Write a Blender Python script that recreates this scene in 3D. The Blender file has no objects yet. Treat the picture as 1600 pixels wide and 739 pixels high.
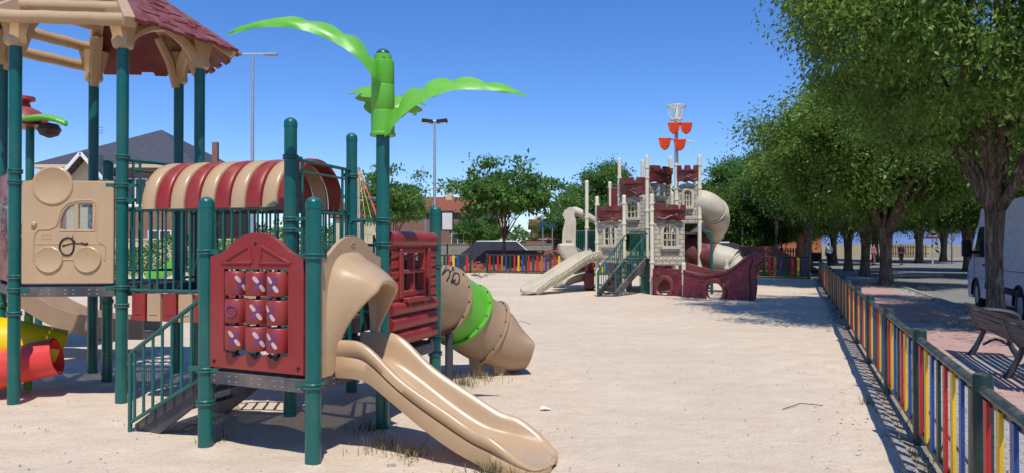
import bpy, math, random
import numpy as np
from mathutils import Vector, Matrix
from mathutils.geometry import tessellate_polygon
from mathutils import noise as mnoise
random.seed(7)
rng = np.random.default_rng(11)
SC = bpy.context.scene
COL = SC.collection
F, HZ, CH = 1200.0, 381.0, 1.56      # focal length in photo pixels, horizon row, eye height
R = math.radians
def V(*a): return Vector(a)
def P(px, py, d): return Vector(((px-800)/F*d, d, CH+(HZ-py)/F*d))
def G(px, py, z=0.0):
    d = CH*F/(py-HZ)
    return Vector(((px-800)/F*d, d, z))
def ZY(py, d): return CH+(HZ-py)/F*d

# ---------------------------------------------------------------- mesh collector
class MB:
    def __init__(s): s.v=[]; s.f=[]; s.m=[]; s.uv=[]
    def add(s, vs, fs, mi=0, uv=None):
        b=len(s.v)
        for i,p in enumerate(vs):
            s.v.append((p[0],p[1],p[2]))
            s.uv.append(uv[i] if uv else (p[0]+p[1]*.37,p[2]))
        for f in fs: s.f.append([b+i for i in f]); s.m.append(mi)
        return s
    def box(s, c, size, ax=None, mi=0):
        c=Vector(c); ux,uy,uz = ax if ax else (V(1,0,0),V(0,1,0),V(0,0,1))
        hx,hy,hz=[k/2 for k in size]; vs=[]
        for a in (-1,1):
            for b in (-1,1):
                for d in (-1,1): vs.append(c+ux*(a*hx)+uy*(b*hy)+uz*(d*hz))
        return s.add(vs,[(0,1,3,2),(4,6,7,5),(0,4,5,1),(2,3,7,6),(0,2,6,4),(1,5,7,3)],mi)
    def beam(s, a, b, w, h, mi=0, up=V(0,0,1)):
        a=Vector(a); b=Vector(b); x=(b-a); L=x.length; x=x.normalized()
        y=up.cross(x)
        if y.length<1e-4: y=V(0,1,0).cross(x)
        y=y.normalized(); z=x.cross(y)
        return s.box((a+b)/2,(L,w,h),(x,y,z),mi)
    def loft(s, secs, closed=True, caps=True, mi=0, loop=False):
        n=len(secs[0]); vs=[]; uv=[]; acc=0
        for i,sc in enumerate(secs):
            if i: acc+=(Vector(sc[0])-Vector(secs[i-1][0])).length
            for j,p in enumerate(sc): vs.append(p); uv.append((acc, j/n))
        fs=[]; m=len(secs); rr=m if loop else m-1
        for i in range(rr):
            i2=(i+1)%m
            for j in range(n if closed else n-1):
                k=(j+1)%n
                fs.append((i*n+j,i*n+k,i2*n+k,i2*n+j))
        if caps and closed and not loop:
            fs.append(tuple(range(n-1,-1,-1))); fs.append(tuple((m-1)*n+j for j in range(n)))
        return s.add(vs,fs,mi,uv)
    def tube(s, pts, r, n=12, caps=True, mi=0, loop=False, squash=1.0):
        pts=[Vector(p) for p in pts]; m=len(pts)
        rs=r if isinstance(r,(list,tuple)) else [r]*m
        secs=[]; prev=None
        for i,p in enumerate(pts):
            if loop: t=(pts[(i+1)%m]-pts[i-1])
            else: t=pts[min(i+1,m-1)]-pts[max(i-1,0)]
            t=t.normalized() if t.length>1e-9 else V(0,0,1)
            if prev is None:
                a=V(0,0,1) if abs(t.z)<.9 else V(0,1,0)
                x=a.cross(t).normalized()
            else:
                x=prev-t*prev.dot(t)
                x=x.normalized() if x.length>1e-6 else V(1,0,0)
            prev=x; y=t.cross(x)
            secs.append([p+x*(math.cos(2*math.pi*k/n)*rs[i])+y*(math.sin(2*math.pi*k/n)*rs[i]*squash) for k in range(n)])
        return s.loft(secs,True,caps,mi,loop)
    def lathe(s, prof, o, n=20, axis=V(0,0,1), mi=0, sx=1.0):
        o=Vector(o); z=Vector(axis).normalized(); a=V(0,1,0) if abs(z.y)<.9 else V(1,0,0)
        x=a.cross(z).normalized(); y=z.cross(x)
        secs=[[o+z*h+x*(math.cos(2*math.pi*k/n)*r*sx)+y*(math.sin(2*math.pi*k/n)*r) for k in range(n)] for r,h in prof]
        if prof[0][0]>.15 and abs(prof[0][0]-prof[-1][0])<1e-6: return s.loft(secs,True,False,mi,True)
        return s.loft(secs,True,True,mi)
    def plate(s, outer, holes, o, ux, uy, t, mi=0, off=0.0):
        """flat plate with holes: outline in 2D (ux,uy), thickness t centred on normal, shifted by off"""
        o=Vector(o); ux=Vector(ux).normalized(); uy=Vector(uy).normalized(); nn=ux.cross(uy).normalized()
        loops=[outer]+list(holes); flat=[p for l in loops for p in l]
        tris=tessellate_polygon([[Vector((p[0],p[1],0)) for p in l] for l in loops])
        N=len(flat)
        vs=[o+ux*p[0]+uy*p[1]+nn*(off+t/2) for p in flat]+[o+ux*p[0]+uy*p[1]+nn*(off-t/2) for p in flat]
        uv=[(p[0],p[1]) for p in flat]*2
        fs=[]
        for a,b,c in tris:
            pa,pb,pc=flat[a],flat[b],flat[c]
            cr=(pb[0]-pa[0])*(pc[1]-pa[1])-(pb[1]-pa[1])*(pc[0]-pa[0])
            if cr<0: b,c=c,b
            fs.append((a,b,c)); fs.append((N+a,N+c,N+b))
        st=0
        for li,l in enumerate(loops):
            n=len(l); ar=sum(l[i][0]*l[(i+1)%n][1]-l[(i+1)%n][0]*l[i][1] for i in range(n))
            flip=(ar<0)!=(li>0)
            for i in range(n):
                a=st+i; b=st+(i+1)%n
                q=(a,N+a,N+b,b)
                fs.append(q[::-1] if flip else q)
            st+=n
        return s.add(vs,fs,mi,uv)
    def build(s, name, mats, parent=None, bevel=0, seg=2, smooth=True, ang=40, sub=0):
        me=bpy.data.meshes.new(name); me.from_pydata(s.v,[],s.f); 
        if not isinstance(mats,(list,tuple)): mats=[mats]
        for m in mats: me.materials.append(m)
        me.polygons.foreach_set('material_index',s.m)
        uvl=me.uv_layers.new(name='UVMap')
        li=np.empty(len(me.loops),dtype=np.int32); me.loops.foreach_get('vertex_index',li)
        uva=np.array(s.uv,dtype=np.float32)[li]; uvl.data.foreach_set('uv',uva.ravel())
        if smooth:
            me.polygons.foreach_set('use_smooth',[True]*len(me.polygons))
            if not bevel and not sub: me.set_sharp_from_angle(angle=R(ang))
        me.update()
        o=bpy.data.objects.new(name,me); COL.objects.link(o)
        if parent is not None:
            o.parent=parent; o.matrix_parent_inverse=Matrix.Translation(-parent.location) if parent.type=='EMPTY' else Matrix()
        if bevel:
            b=o.modifiers.new('bevel','BEVEL'); b.width=bevel; b.segments=seg; b.limit_method='ANGLE'; b.angle_limit=R(35)
            try: b.harden_normals=True
            except Exception: pass
        if sub:
            b=o.modifiers.new('sub','SUBSURF'); b.levels=sub; b.render_levels=sub
        return o

def thing(name, label, cat, loc=(0,0,0), group=None):
    o=bpy.data.objects.new(name,None); o.empty_display_size=.2; COL.objects.link(o); o.location=loc
    o['label']=label; o['category']=cat
    if group: o['group']=group
    return o
def tag(o, label, cat, group=None):
    o['label']=label; o['category']=cat
    if group: o['group']=group
    return o
def struct(o): o['kind']='structure'; return o
def local(o):
    """make the mesh of a part local to its parent's origin so that the thing can be copied (world stays put)"""
    return o
def copy_tree(o, loc=None, rz=0.0, sc=None, label=None, parent=None):
    c=o.copy(); COL.objects.link(c)
    if parent is not None: c.parent=parent
    if loc is not None: c.location=loc; c.rotation_euler=(0,0,rz)
    if sc is not None: c.scale=sc if not isinstance(sc,(int,float)) else (sc,sc,sc)
    if label: c['label']=label
    for ch in list(o.children): copy_tree(ch,parent=c)
    return c
def arc2(cx,cy,rx,ry,a0,a1,n): return [(cx+rx*math.cos(R(a0+(a1-a0)*i/n)),cy+ry*math.sin(R(a0+(a1-a0)*i/n))) for i in range(n+1)]
def circ2(cx,cy,r,n=20,ry=None): return [(cx+r*math.cos(2*math.pi*i/n),cy+(ry or r)*math.sin(2*math.pi*i/n)) for i in range(n)]
def interp(tab,x):
    if x<=tab[0][0]: return tab[0][1]
    for (a,b),(c,d) in zip(tab,tab[1:]):
        if x<=c: return b+(d-b)*(x-a)/(c-a)
    return tab[-1][1]
def spline(pts,n):
    """Catmull-Rom through pts"""
    pts=[Vector(p) for p in pts]; out=[]
    ext=[pts[0]*2-pts[1]]+pts+[pts[-1]*2-pts[-2]]
    for i in range(1,len(ext)-2):
        p0,p1,p2,p3=ext[i-1:i+3]
        for k in range(n):
            t=k/n
            out.append(.5*((2*p1)+(p2-p0)*t+(2*p0-5*p1+4*p2-p3)*t*t+(3*p1-p0-3*p2+p3)*t**3))
    out.append(pts[-1]); return out
def sp2(tab,n=6):
    return [(p.x,p.y) for p in spline([Vector((a,b,0)) for a,b in tab],n)]

# ---------------------------------------------------------------- materials
def lin(r,g,b):
    f=lambda c:(c/255/12.92) if c/255<=.04045 else ((c/255+.055)/1.055)**2.4
    return (f(r),f(g),f(b),1)
class NT:
    def __init__(s,name):
        s.m=bpy.data.materials.new(name); s.m.use_nodes=True; s.t=s.m.node_tree; s.n=s.t.nodes; s.l=s.t.links
        s.b=s.n['Principled BSDF']; s.out=s.n['Material Output']
    def N(s,t,**k):
        n=s.n.new(t)
        for a,b in k.items():
            if a in n.inputs: n.inputs[a].default_value=b
            else: setattr(n,a,b)
        return n
    def L(s,a,b): s.l.new(a,b)
    def coord(s,kind='Object'): 
        return s.N('ShaderNodeTexCoord').outputs[kind]
    def noise(s,scale,co,detail=4,rough=.6,stretch=None):
        n=s.N('ShaderNodeTexNoise'); n.inputs['Scale'].default_value=scale; n.inputs['Detail'].default_value=detail; n.inputs['Roughness'].default_value=rough
        if stretch:
            mp=s.N('ShaderNodeMapping'); mp.inputs['Scale'].default_value=stretch; s.L(co,mp.inputs[0]); co=mp.outputs[0]
        s.L(co,n.inputs['Vector']); return n.outputs['Fac']
    def ramp(s,fac,stops):
        r=s.N('ShaderNodeValToRGB'); e=r.color_ramp.elements
        e[0].position,e[0].color=stops[0]; e[1].position,e[1].color=stops[-1]
        for p,c in stops[1:-1]:
            x=e.new(p); x.color=c
        s.L(fac,r.inputs[0]); return r.outputs[0]
    def mix(s,fac,a,b,mode='MIX'):
        m=s.N('ShaderNodeMix'); m.data_type='RGBA'; m.blend_type=mode
        if isinstance(fac,(int,float)): m.inputs[0].default_value=fac
        else: s.L(fac,m.inputs[0])
        for q,i in ((a,6),(b,7)):
            if isinstance(q,tuple): m.inputs[i].default_value=q
            else: s.L(q,m.inputs[i])
        return m.outputs[2]
    def math(s,op,a,b=None):
        m=s.N('ShaderNodeMath'); m.operation=op
        for q,i in ((a,0),(b,1)):
            if q is None: continue
            if isinstance(q,(int,float)): m.inputs[i].default_value=q
            else: s.L(q,m.inputs[i])
        return m.outputs[0]
    def bump(s,h,strength=.3,dist=.01,prev=None):
        b=s.N('ShaderNodeBump'); b.inputs['Strength'].default_value=strength; b.inputs['Distance'].default_value=dist
        s.L(h,b.inputs['Height'])
        if prev is not None: s.L(prev,b.inputs['Normal'])
        return b.outputs[0]
def sc4(c,k): return (c[0]*k,c[1]*k,c[2]*k,1)
def simple(name,col,rough=.5,var=.12,scale=3,bump=.0,bscale=60,spec=.5,metal=0,dust=.0,bdist=.003):
    t=NT(name); co=t.coord()
    f=t.noise(scale,co)
    c=t.ramp(f,[(.3,sc4(col,1-var)),(.7,sc4(col,1+var))])
    if dust:
        d=t.noise(1.7,co,6,.7); d2=t.ramp(d,[(.45,(0,0,0,1)),(.75,(dust,dust,dust,1))])
        c=t.mix(d2,c,lin(190,170,145))
        geo=t.N('ShaderNodeNewGeometry'); sp=t.N('ShaderNodeSeparateXYZ'); t.L(geo.outputs['Normal'],sp.inputs[0])
        up=t.ramp(sp.outputs[2],[(.35,(0,0,0,1)),(.95,(1,1,1,1))]); dn=t.ramp(t.noise(6,co,7,.75),[(.4,(0,0,0,1)),(.7,(1,1,1,1))])
        uf=t.math('MULTIPLY',t.math('MULTIPLY',up,dn),min(.5,.18+dust*1.2)); c=t.mix(uf,c,lin(206,186,160))
        sf=t.ramp(t.noise(18,co,8,.8,(1,1,.35)),[(.60,(0,0,0,1)),(.68,(.22,.22,.22,1))]); c=t.mix(sf,c,sc4(col,.45))
        sw=t.ramp(t.noise(31,co,6,.8,(.3,.3,1.6)),[(.64,(0,0,0,1)),(.70,(.28,.28,.28,1))]); c=t.mix(sw,c,lin(214,200,180))
    t.L(c,t.b.inputs['Base Color'])
    rr=t.ramp(t.noise(9,co),[(.3,(rough*.8,)*3+(1,)),(.7,(min(1,rough*1.25),)*3+(1,))]); t.L(rr,t.b.inputs['Roughness'])
    t.b.inputs['Specular IOR Level'].default_value=spec; t.b.inputs['Metallic'].default_value=metal
    if bump: t.L(t.bump(t.noise(bscale,co,3),bump,bdist),t.b.inputs['Normal'])
    return t.m
M={}
M['green']=simple('green_powder_coat',lin(6,92,84),.30,.08,5,.05,200,dust=.05)
M['greend']=simple('dark_green_paint',lin(18,46,36),.4,.12,5,.05,150,dust=.12)
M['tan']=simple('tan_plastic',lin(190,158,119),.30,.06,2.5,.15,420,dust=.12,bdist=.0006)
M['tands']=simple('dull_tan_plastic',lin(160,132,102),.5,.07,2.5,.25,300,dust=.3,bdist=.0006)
M['red']=simple('brick_red_plastic',lin(146,40,38),.40,.07,3,.25,420,dust=.08,bdist=.0006)
M['reddim']=simple('red_plastic_dimmed_grazing',lin(118,36,42),.5,.08,3,.25,300,dust=.14,bdist=.0006)  # darker copy of the red: grazing light on the roof panels put into colour
M['lime']=simple('lime_plastic',lin(98,180,48),.38,.06,3,.2,350,bdist=.0006,dust=.08)
M['slate']=simple('grey_deck_coating',lin(62,62,68),.6,.15,8,.3,120,dust=.35)
M['dark']=simple('black_paint',lin(25,25,25),.7,.2,5)  # plain near-black finish for bolts, trim, tyres and poles
M['cream']=simple('cream_post_paint',lin(226,218,190),.4,.05,4,.05,150,dust=.12)
M['maroon']=simple('maroon_plastic',lin(108,40,42),.42,.14,2,.3,60,dust=.14)
M['stone']=simple('stone_plastic',lin(196,186,162),.55,.10,2,.3,60,dust=.25)
M['bolt']=simple('steel_bolt',(.3,.3,.3,1),.35,.1,20,metal=.9)
M['galv']=simple('galvanised_steel',(.42,.44,.46,1),.45,.1,5,metal=.6)
M['yellow']=simple('yellow_plastic',lin(238,205,12),.35,.05,3)
M['orangered']=simple('orange_red_plastic',lin(238,98,52),.38,.05,3)
M['purple']=simple('purple_paint',lin(112,56,98),.5,.08,3)
M['faded']=simple('faded_white_print',lin(196,176,172),.5,.12,30)
M['white']=simple('white_paint',lin(228,226,220),.45,.04,3,dust=.1)
M['black']=simple('black_marker',lin(30,18,18),.6,.1,9)
def slatmat(name,c):
    t=NT(name); co=t.coord()
    f=t.noise(6,co,5,.6,(3,3,.4)); cc=t.ramp(f,[(.3,sc4(c,.8)),(.7,sc4(c,1.12))])
    ch=t.noise(35,co,4,.7,(2,2,.5)); cc=t.mix(t.ramp(ch,[(.66,(0,0,0,1)),(.72,(.7,.7,.7,1))]),cc,lin(120,100,80))
    t.L(cc,t.b.inputs['Base Color']); t.b.inputs['Roughness'].default_value=.45
    t.L(t.bump(f,.15,.004),t.b.inputs['Normal']); return t.m
M['s_red']=slatmat('red_slat_paint',lin(190,28,26)); M['s_yel']=slatmat('yellow_slat_paint',lin(228,184,30))
M['s_blu']=slatmat('blue_slat_paint',lin(22,72,138)); M['s_grn']=slatmat('green_slat_paint',lin(26,56,42)); M['s_wood']=slatmat('ochre_slat_paint',lin(165,110,40))

# perforated deck: real small holes
def deckmat():
    t=NT('perforated_deck'); co=t.coord()
    sep=t.N('ShaderNodeSeparateXYZ'); mp=t.N('ShaderNodeMapping'); mp.inputs['Rotation'].default_value=(0,0,R(20)); t.L(co,mp.inputs[0]); t.L(mp.outputs[0],sep.inputs[0])
    a=t.math('SINE',t.math('MULTIPLY',sep.outputs[0],190)); b=t.math('SINE',t.math('MULTIPLY',sep.outputs[1],190))
    hole=t.math('GREATER_THAN',t.math('MULTIPLY',a,b),.45)
    t.b.inputs['Base Color'].default_value=lin(60,60,64); t.b.inputs['Roughness'].default_value=.6
    tr=t.N('ShaderNodeBsdfTransparent'); mx=t.N('ShaderNodeMixShader')
    t.L(hole,mx.inputs[0]); t.L(t.b.outputs[0],mx.inputs[1]); t.L(tr.outputs[0],mx.inputs[2]); t.L(mx.outputs[0],t.out.inputs[0])
    return t.m
M['deck']=deckmat()

def glassmat(name,c,rough=.08):
    t=NT(name); t.b.inputs['Base Color'].default_value=c; t.b.inputs['Roughness'].default_value=rough; t.b.inputs['Specular IOR Level'].default_value=.8; return t.m
M['glass']=glassmat('window_glass',(.02,.025,.03,1))
def clearmat():
    t=NT('scratched_clear_pane'); co=t.coord()
    f=t.ramp(t.noise(25,co,5,.7),[(.5,(.12,.12,.12,1)),(.8,(.7,.7,.7,1))])
    tr=t.N('ShaderNodeBsdfTransparent'); tr.inputs[0].default_value=(.8,.85,.85,1); mx=t.N('ShaderNodeMixShader')
    t.b.inputs['Base Color'].default_value=(.5,.52,.52,1); t.b.inputs['Roughness'].default_value=.2
    t.L(f,mx.inputs[0]); t.L(tr.outputs[0],mx.inputs[1]); t.L(t.b.outputs[0],mx.inputs[2]); t.L(mx.outputs[0],t.out.inputs[0]); return t.m
M['clear']=clearmat()

def sandmat():
    t=NT('pale_sand'); co=t.coord()
    big=t.noise(.35,co,5,.6); mid=t.noise(3.0,co,6,.65); fine=t.noise(45,co,4,.75); vf=t.noise(160,co,2,.8)
    c=t.ramp(big,[(.3,lin(214,196,170)),(.7,lin(234,216,189))])
    c=t.mix(t.ramp(mid,[(.35,(.45,.45,.45,1)),(.65,(0,0,0,1))]),c,lin(202,178,153))
    c=t.mix(t.ramp(fine,[(.34,(.6,.6,.6,1)),(.52,(0,0,0,1))]),c,lin(190,168,145))
    c=t.mix(t.ramp(vf,[(.66,(0,0,0,1)),(.74,(.55,.55,.55,1))]),c,lin(240,226,208))
    c=t.mix(t.ramp(t.noise(95,co,2,.5),[(.70,(0,0,0,1)),(.74,(.8,.8,.8,1))]),c,lin(120,95,75))
    t.L(c,t.b.inputs['Base Color']); t.b.inputs['Roughness'].default_value=.95; t.b.inputs['Specular IOR Level'].default_value=.1
    n=t.bump(mid,.3,.07); vo=t.N('ShaderNodeTexVoronoi'); vo.inputs['Scale'].default_value=3.2; t.L(co,vo.inputs['Vector']); vo.feature='SMOOTH_F1'
    n=t.bump(vo.outputs['Distance'],.22,.06,n); n=t.bump(t.noise(11,co,5,.7),.5,.035,n); n=t.bump(fine,.6,.010,n)
    t.L(n,t.b.inputs['Normal']); return t.m
M['sand']=sandmat()
def dirtmat(name,stops,scale=1.2,bump=.5,fs=30):
    t=NT(name); co=t.coord(); c=t.ramp(t.noise(scale,co,8,.7),stops)
    c=t.mix(t.ramp(t.noise(fs,co,5,.75),[(.35,(.55,.55,.55,1)),(.6,(0,0,0,1))]),c,sc4(stops[0][1],.55))
    t.L(c,t.b.inputs['Base Color']); t.b.inputs['Roughness'].default_value=.95; t.b.inputs['Specular IOR Level'].default_value=.1
    t.L(t.bump(t.noise(fs,co,5,.7),bump,.02),t.b.inputs['Normal']); return t.m
M['ground']=dirtmat('dry_ground',[(.35,lin(150,132,100)),(.5,lin(168,152,112)),(.65,lin(118,122,66))],.12)
M['grass']=dirtmat('patchy_grass',[(.3,lin(82,96,40)),(.5,lin(120,124,62)),(.7,lin(160,148,96))],.5)
M['soil']=dirtmat('stony_soil',[(.3,lin(158,138,118)),(.55,lin(184,166,144)),(.75,lin(128,124,88))],2.2)
M['asphalt']=dirtmat('worn_asphalt',[(.3,lin(134,131,124)),(.7,lin(152,148,138))],.6,.3,60)
M['track']=dirtmat('dark_track_asphalt',[(.3,lin(50,52,56)),(.7,lin(66,67,71))],.6,.3,60)
M['redslab']=dirtmat('red_concrete',[(.3,lin(140,82,70)),(.7,lin(160,102,88))],.8,.3,40)
M['kerb']=dirtmat('concrete_kerb',[(.3,lin(150,144,136)),(.7,lin(184,178,168))],2.5,.3,50)
M['concrete']=dirtmat('pale_concrete',[(.3,lin(160,152,140)),(.7,lin(186,178,164))],.4,.2,20)
def brickmat(name,c1,c2,mort,sx=1,scale=5,bw=.5,rh=.25,bump=.4,uv=True,msz=.02,off=.5,rot=0.0):
    t=NT(name); co=t.coord('UV' if uv else 'Object')
    mp=t.N('ShaderNodeMapping'); mp.inputs['Rotation'].default_value=(0,0,rot); t.L(co,mp.inputs[0]); co2=mp.outputs[0]
    b=t.N('ShaderNodeTexBrick'); b.offset=off; b.inputs['Color1'].default_value=c1; b.inputs['Color2'].default_value=c2; b.inputs['Mortar'].default_value=mort
    b.inputs['Scale'].default_value=scale; b.inputs['Brick Width'].default_value=bw; b.inputs['Row Height'].default_value=rh; b.inputs['Mortar Size'].default_value=msz; b.inputs['Mortar Smooth'].default_value=.3
    t.L(co2,b.inputs['Vector'])
    c=t.mix(t.ramp(t.noise(2.5,t.coord(),6,.7),[(.3,(0,0,0,1)),(.75,(.45,.45,.45,1))]),b.outputs[0],sc4(c1,.6))
    t.L(c,t.b.inputs['Base Color']); t.b.inputs['Roughness'].default_value=.8; t.b.inputs['Specular IOR Level'].default_value=.25
    inv=t.math('SUBTRACT',1.0,b.outputs['Fac']); n=t.bump(inv,bump,.02); n=t.bump(t.noise(30,t.coord(),4),.25,.01,n); t.L(n,t.b.inputs['Normal']); return t.m
M['paver']=brickmat('red_pavers',lin(196,154,140),lin(208,168,152),lin(170,156,144),scale=5,uv=False,rot=R(20),bump=.3)
M['wpaver']=brickmat('white_pavers',lin(176,168,158),lin(196,188,178),lin(120,112,104),scale=3.3,uv=False,rot=R(20),bump=.3)
M['cstone']=brickmat('castle_stone_plastic',lin(204,194,172),lin(190,180,158),lin(150,140,122),scale=3.2,bw=.75,rh=.42,msz=.05,bump=1.0)
M['brick']=brickmat('house_brick',lin(158,116,98),lin(140,98,82),lin(150,130,112),scale=3)
M['bricko']=brickmat('orange_brick',lin(186,112,76),lin(168,98,64),lin(170,140,112),scale=2.5)
M['block']=brickmat('pale_block_wall',lin(168,158,142),lin(150,142,128),lin(128,120,108),scale=1.5,bump=.2)
M['rooft']=brickmat('terracotta_tiles',lin(176,104,78),lin(150,84,62),lin(90,52,40),scale=3.5,bw=.4,rh=.5,msz=.05)
M['roofs']=brickmat('slate_roof',lin(96,97,106),lin(82,84,92),lin(30,30,34),scale=2.2,bw=.5,rh=.3,msz=.03)
M['plaster']=simple('cream_plaster',lin(206,190,160),.85,.06,1,.2,20)
def plankmat(name,c,dirn=(.6,14,1)):
    t=NT(name); co=t.coord('UV')
    g=t.noise(1.6,co,4,.6,dirn); c2=t.ramp(g,[(.35,sc4(c,.55)),(.5,sc4(c,1.0)),(.7,sc4(c,1.25))])
    t.L(c2,t.b.inputs['Base Color']); t.b.inputs['Roughness'].default_value=.45
    n=t.bump(g,1.0,.035); t.L(n,t.b.inputs['Normal']); return t.m
M['hull']=plankmat('carved_hull_plastic',lin(120,40,50),(1.2,9,1))
M['bwood']=plankmat('weathered_bench_wood',lin(66,56,52),(1.5,30,1))
M['dwood']=plankmat('brown_fence_wood',lin(108,70,50),(20,1,1))
def barkmat():
    t=NT('tree_bark'); co=t.coord(); w=t.noise(3.2,co,8,.75,(3,3,.7)); w2=t.noise(11,co,6,.7,(2.5,2.5,.35))
    c=t.ramp(w,[(.3,lin(74,60,50)),(.5,lin(124,106,90)),(.7,lin(172,154,134))])
    c=t.mix(t.ramp(w2,[(.35,(.85,.85,.85,1)),(.55,(0,0,0,1))]),c,lin(44,34,28))
    t.L(c,t.b.inputs['Base Color']); t.b.inputs['Roughness'].default_value=.95; t.b.inputs['Specular IOR Level'].default_value=.1
    n=t.bump(w2,.9,.05); n=t.bump(w,.6,.08,n); t.L(n,t.b.inputs['Normal']); return t.m
M['bark']=barkmat()
def leafmat(name,dk,md,lt,trans=.38):
    t=NT(name); g=t.N('ShaderNodeNewGeometry')
    c=t.ramp(g.outputs['Random Per Island'],[(0,dk),(.5,md),(1,lt)])
    f=t.noise(.5,t.coord(),3); c=t.mix(t.ramp(f,[(.38,(.75,.75,.75,1)),(.6,(0,0,0,1))]),c,dk)
    t.L(c,t.b.inputs['Base Color']); t.b.inputs['Roughness'].default_value=.5; t.b.inputs['Specular IOR Level'].default_value=.35
    tr=t.N('ShaderNodeBsdfTranslucent'); mx=t.N('ShaderNodeMixShader'); mx.inputs[0].default_value=trans
    c3=t.mix(.5,c,lt,'MIX'); t.L(c3,tr.inputs[0])
    t.L(t.b.outputs[0],mx.inputs[1]); t.L(tr.outputs[0],mx.inputs[2]); t.L(mx.outputs[0],t.out.inputs[0]); return t.m
M['leaf']=leafmat('elm_leaves',(.06,.12,.02,1),(.16,.29,.04,1),(.36,.50,.10,1),.48)
M['leafd']=leafmat('dark_leaves',(.05,.105,.022,1),(.11,.22,.035,1),(.23,.36,.07,1),.46)
M['leafm']=leafmat('mulberry_leaves',(.06,.135,.03,1),(.125,.27,.05,1),(.24,.42,.09,1),.42)
M['dry']=leafmat('dry_grass_blades',(.16,.13,.06,1),(.26,.22,.11,1),(.42,.36,.20,1),.2)
M['weed']=leafmat('weed_leaves',(.05,.06,.02,1),(.10,.12,.04,1),(.20,.19,.08,1),.3)
# ================================================================ NEAR PLAYSET
U=V(.94,-.341,0).normalized(); W=V(.341,.94,0).normalized(); Z=V(0,0,1)
PA=G(322.5,698); PB=G(490,725); PC=G(598,668); PD=V(-2.0,6.93,0); PE=V(-.76,7.6,0); PF=V(-1.69,8.09,0)
HC=V(-4.46,8.44,0); HR=.985
HX=[HC+V(math.cos(R(6+60*k)),math.sin(R(6+60*k)),0)*HR for k in range(6)]; HX[3]=V(-5.56,8.36,0)
HX[4]=V(-4.89,7.55,0)   # 0:right 1:back right 2:back left 3:left 4:front left 5:front right
play=thing('play_structure','large green-post climbing frame with tan slide, hoop bridge, hexagonal red roof and green palm top','playground climbing frame',(-2.6,7.2,0))
PR=.057
def clampmesh(c,z,r=PR,dirs=()):
    m=MB(); c=Vector(c)
    m.lathe([(r+.002,-.021),(r+.010,-.021),(r+.018,-.012),(r+.010,-.008),(r+.010,.008),(r+.018,.012),(r+.010,.021),(r+.002,.021)],c+Z*z,24)
    for d in dirs:
        d=Vector(d).normalized(); s=Z.cross(d)
        m.box(c+Z*z+d*(r+.045),(.095,.045,.034),(d,s,Z)); m.box(c+Z*z+d*(r+.02)+s*.018,(.03,.022,.022),(d,s,Z))
    return m
def post(root,p,top,clamps=(),name='post',mat='green',r=PR,dome=True):
    m=MB(); p=Vector(p); m.lathe([(r,-.15),(r,top-.05)],p,28)
    o=m.build(name,M[mat],root)
    if dome:
        c=MB(); h=top-.05
        c.lathe([(r+.003,h-.035),(r+.003,h)]+[((r+.003)*math.cos(R(a)),h+(r*.9)*math.sin(R(a))) for a in (20,40,60,75,85)],p,28); c.build('cap',M[mat],o)
    for z,ds in clamps: clampmesh(p,z,r,ds).build('clamp',M[mat],o)
    return o
eAB=(PB-PA).normalized(); eBC=(PC-PB).normalized(); eCE=(PE-PC).normalized()
post(play,PA,ZY(308,5.905),[(1.50,(eAB,)),(.60,(-U,eAB)),(.35,())])
post(play,PB,ZY(308,5.442),[(1.475,(-eAB,eBC)),(.56,(-eAB,eBC))])
pc_=post(play,PC,ZY(76,6.52),[(1.76,(-U,)),(1.56,(eCE,)),(.62,(eCE,))])
post(play,PD,ZY(184,6.93),[(2.34,(W,)),(1.78,(U,)),(1.68,(U,)),(1.10,()),(.62,())])
post(play,PE,ZY(322,7.6),[(1.35,(-eCE,)),(.62,(-eCE,)),(.48,())])
post(play,PF,ZY(208,8.09),[(2.27,(-W,)),(1.1,()),(.6,())])
for k,p in enumerate(HX):
    cl={4:[(2.27,()),(2.16,(V(1,.1,0),)),(1.24,()),(1.11,(V(1,.1,0),)),(.88,())],5:[(2.42,()),(2.14,(V(-1,-.1,0),V(1,0,0))),(1.99,(V(1,-.2,0),)),(1.13,(V(-1,-.1,0),)),(.95,())],
        3:[(2.1,()),(1.3,()),(.9,())]}.get(k,[(1.1,())])
    post(play,p,3.62,cl,dome=False)
post(play,V(-4.66,8.85,0),2.53,[(1.1,()),(.9,())])

# short dark support legs under the low deck
# ---- decks
def deckpoly(pts,z,name='deck'):
    cx=sum((p for p in pts),V(0,0,0))/len(pts)
    m=MB(); top=[(p.x,p.y) for p in pts]; m.plate(top,[],V(0,0,z),V(1,0,0),V(0,1,0),.006)
    o=m.build(name,M['deck'],play)
    for i in range(len(pts)):
        a=pts[i]; b=pts[(i+1)%len(pts)]; d=(b-a).normalized()
        e=MB(); a2=a+d*.06+Z*(z-.05); b2=b-d*.06+Z*(z-.05); e.beam(a2,b2,.035,.095)
        n=Z.cross(d); 
        if n.dot((a+b)/2-cx)<0: n=-n
        L=(b2-a2).length; k=int(L/.075)
        for j in range(k):
            q=a2+d*(.05+j*.075)
            for zz in (.02,-.02):
                if (j%3)!=1: e.box(q+n*.0185+Z*zz,(.022,.004,.007),(d,n,Z),1)
        e.build('edge_beam',[M['slate'],M['galv']],o,bevel=.004)
    return o
deckpoly([PA,PB,PC,PD],.60); deckpoly([PD,PC,PE,PF],.605); deckpoly(HX,1.14)
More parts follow.
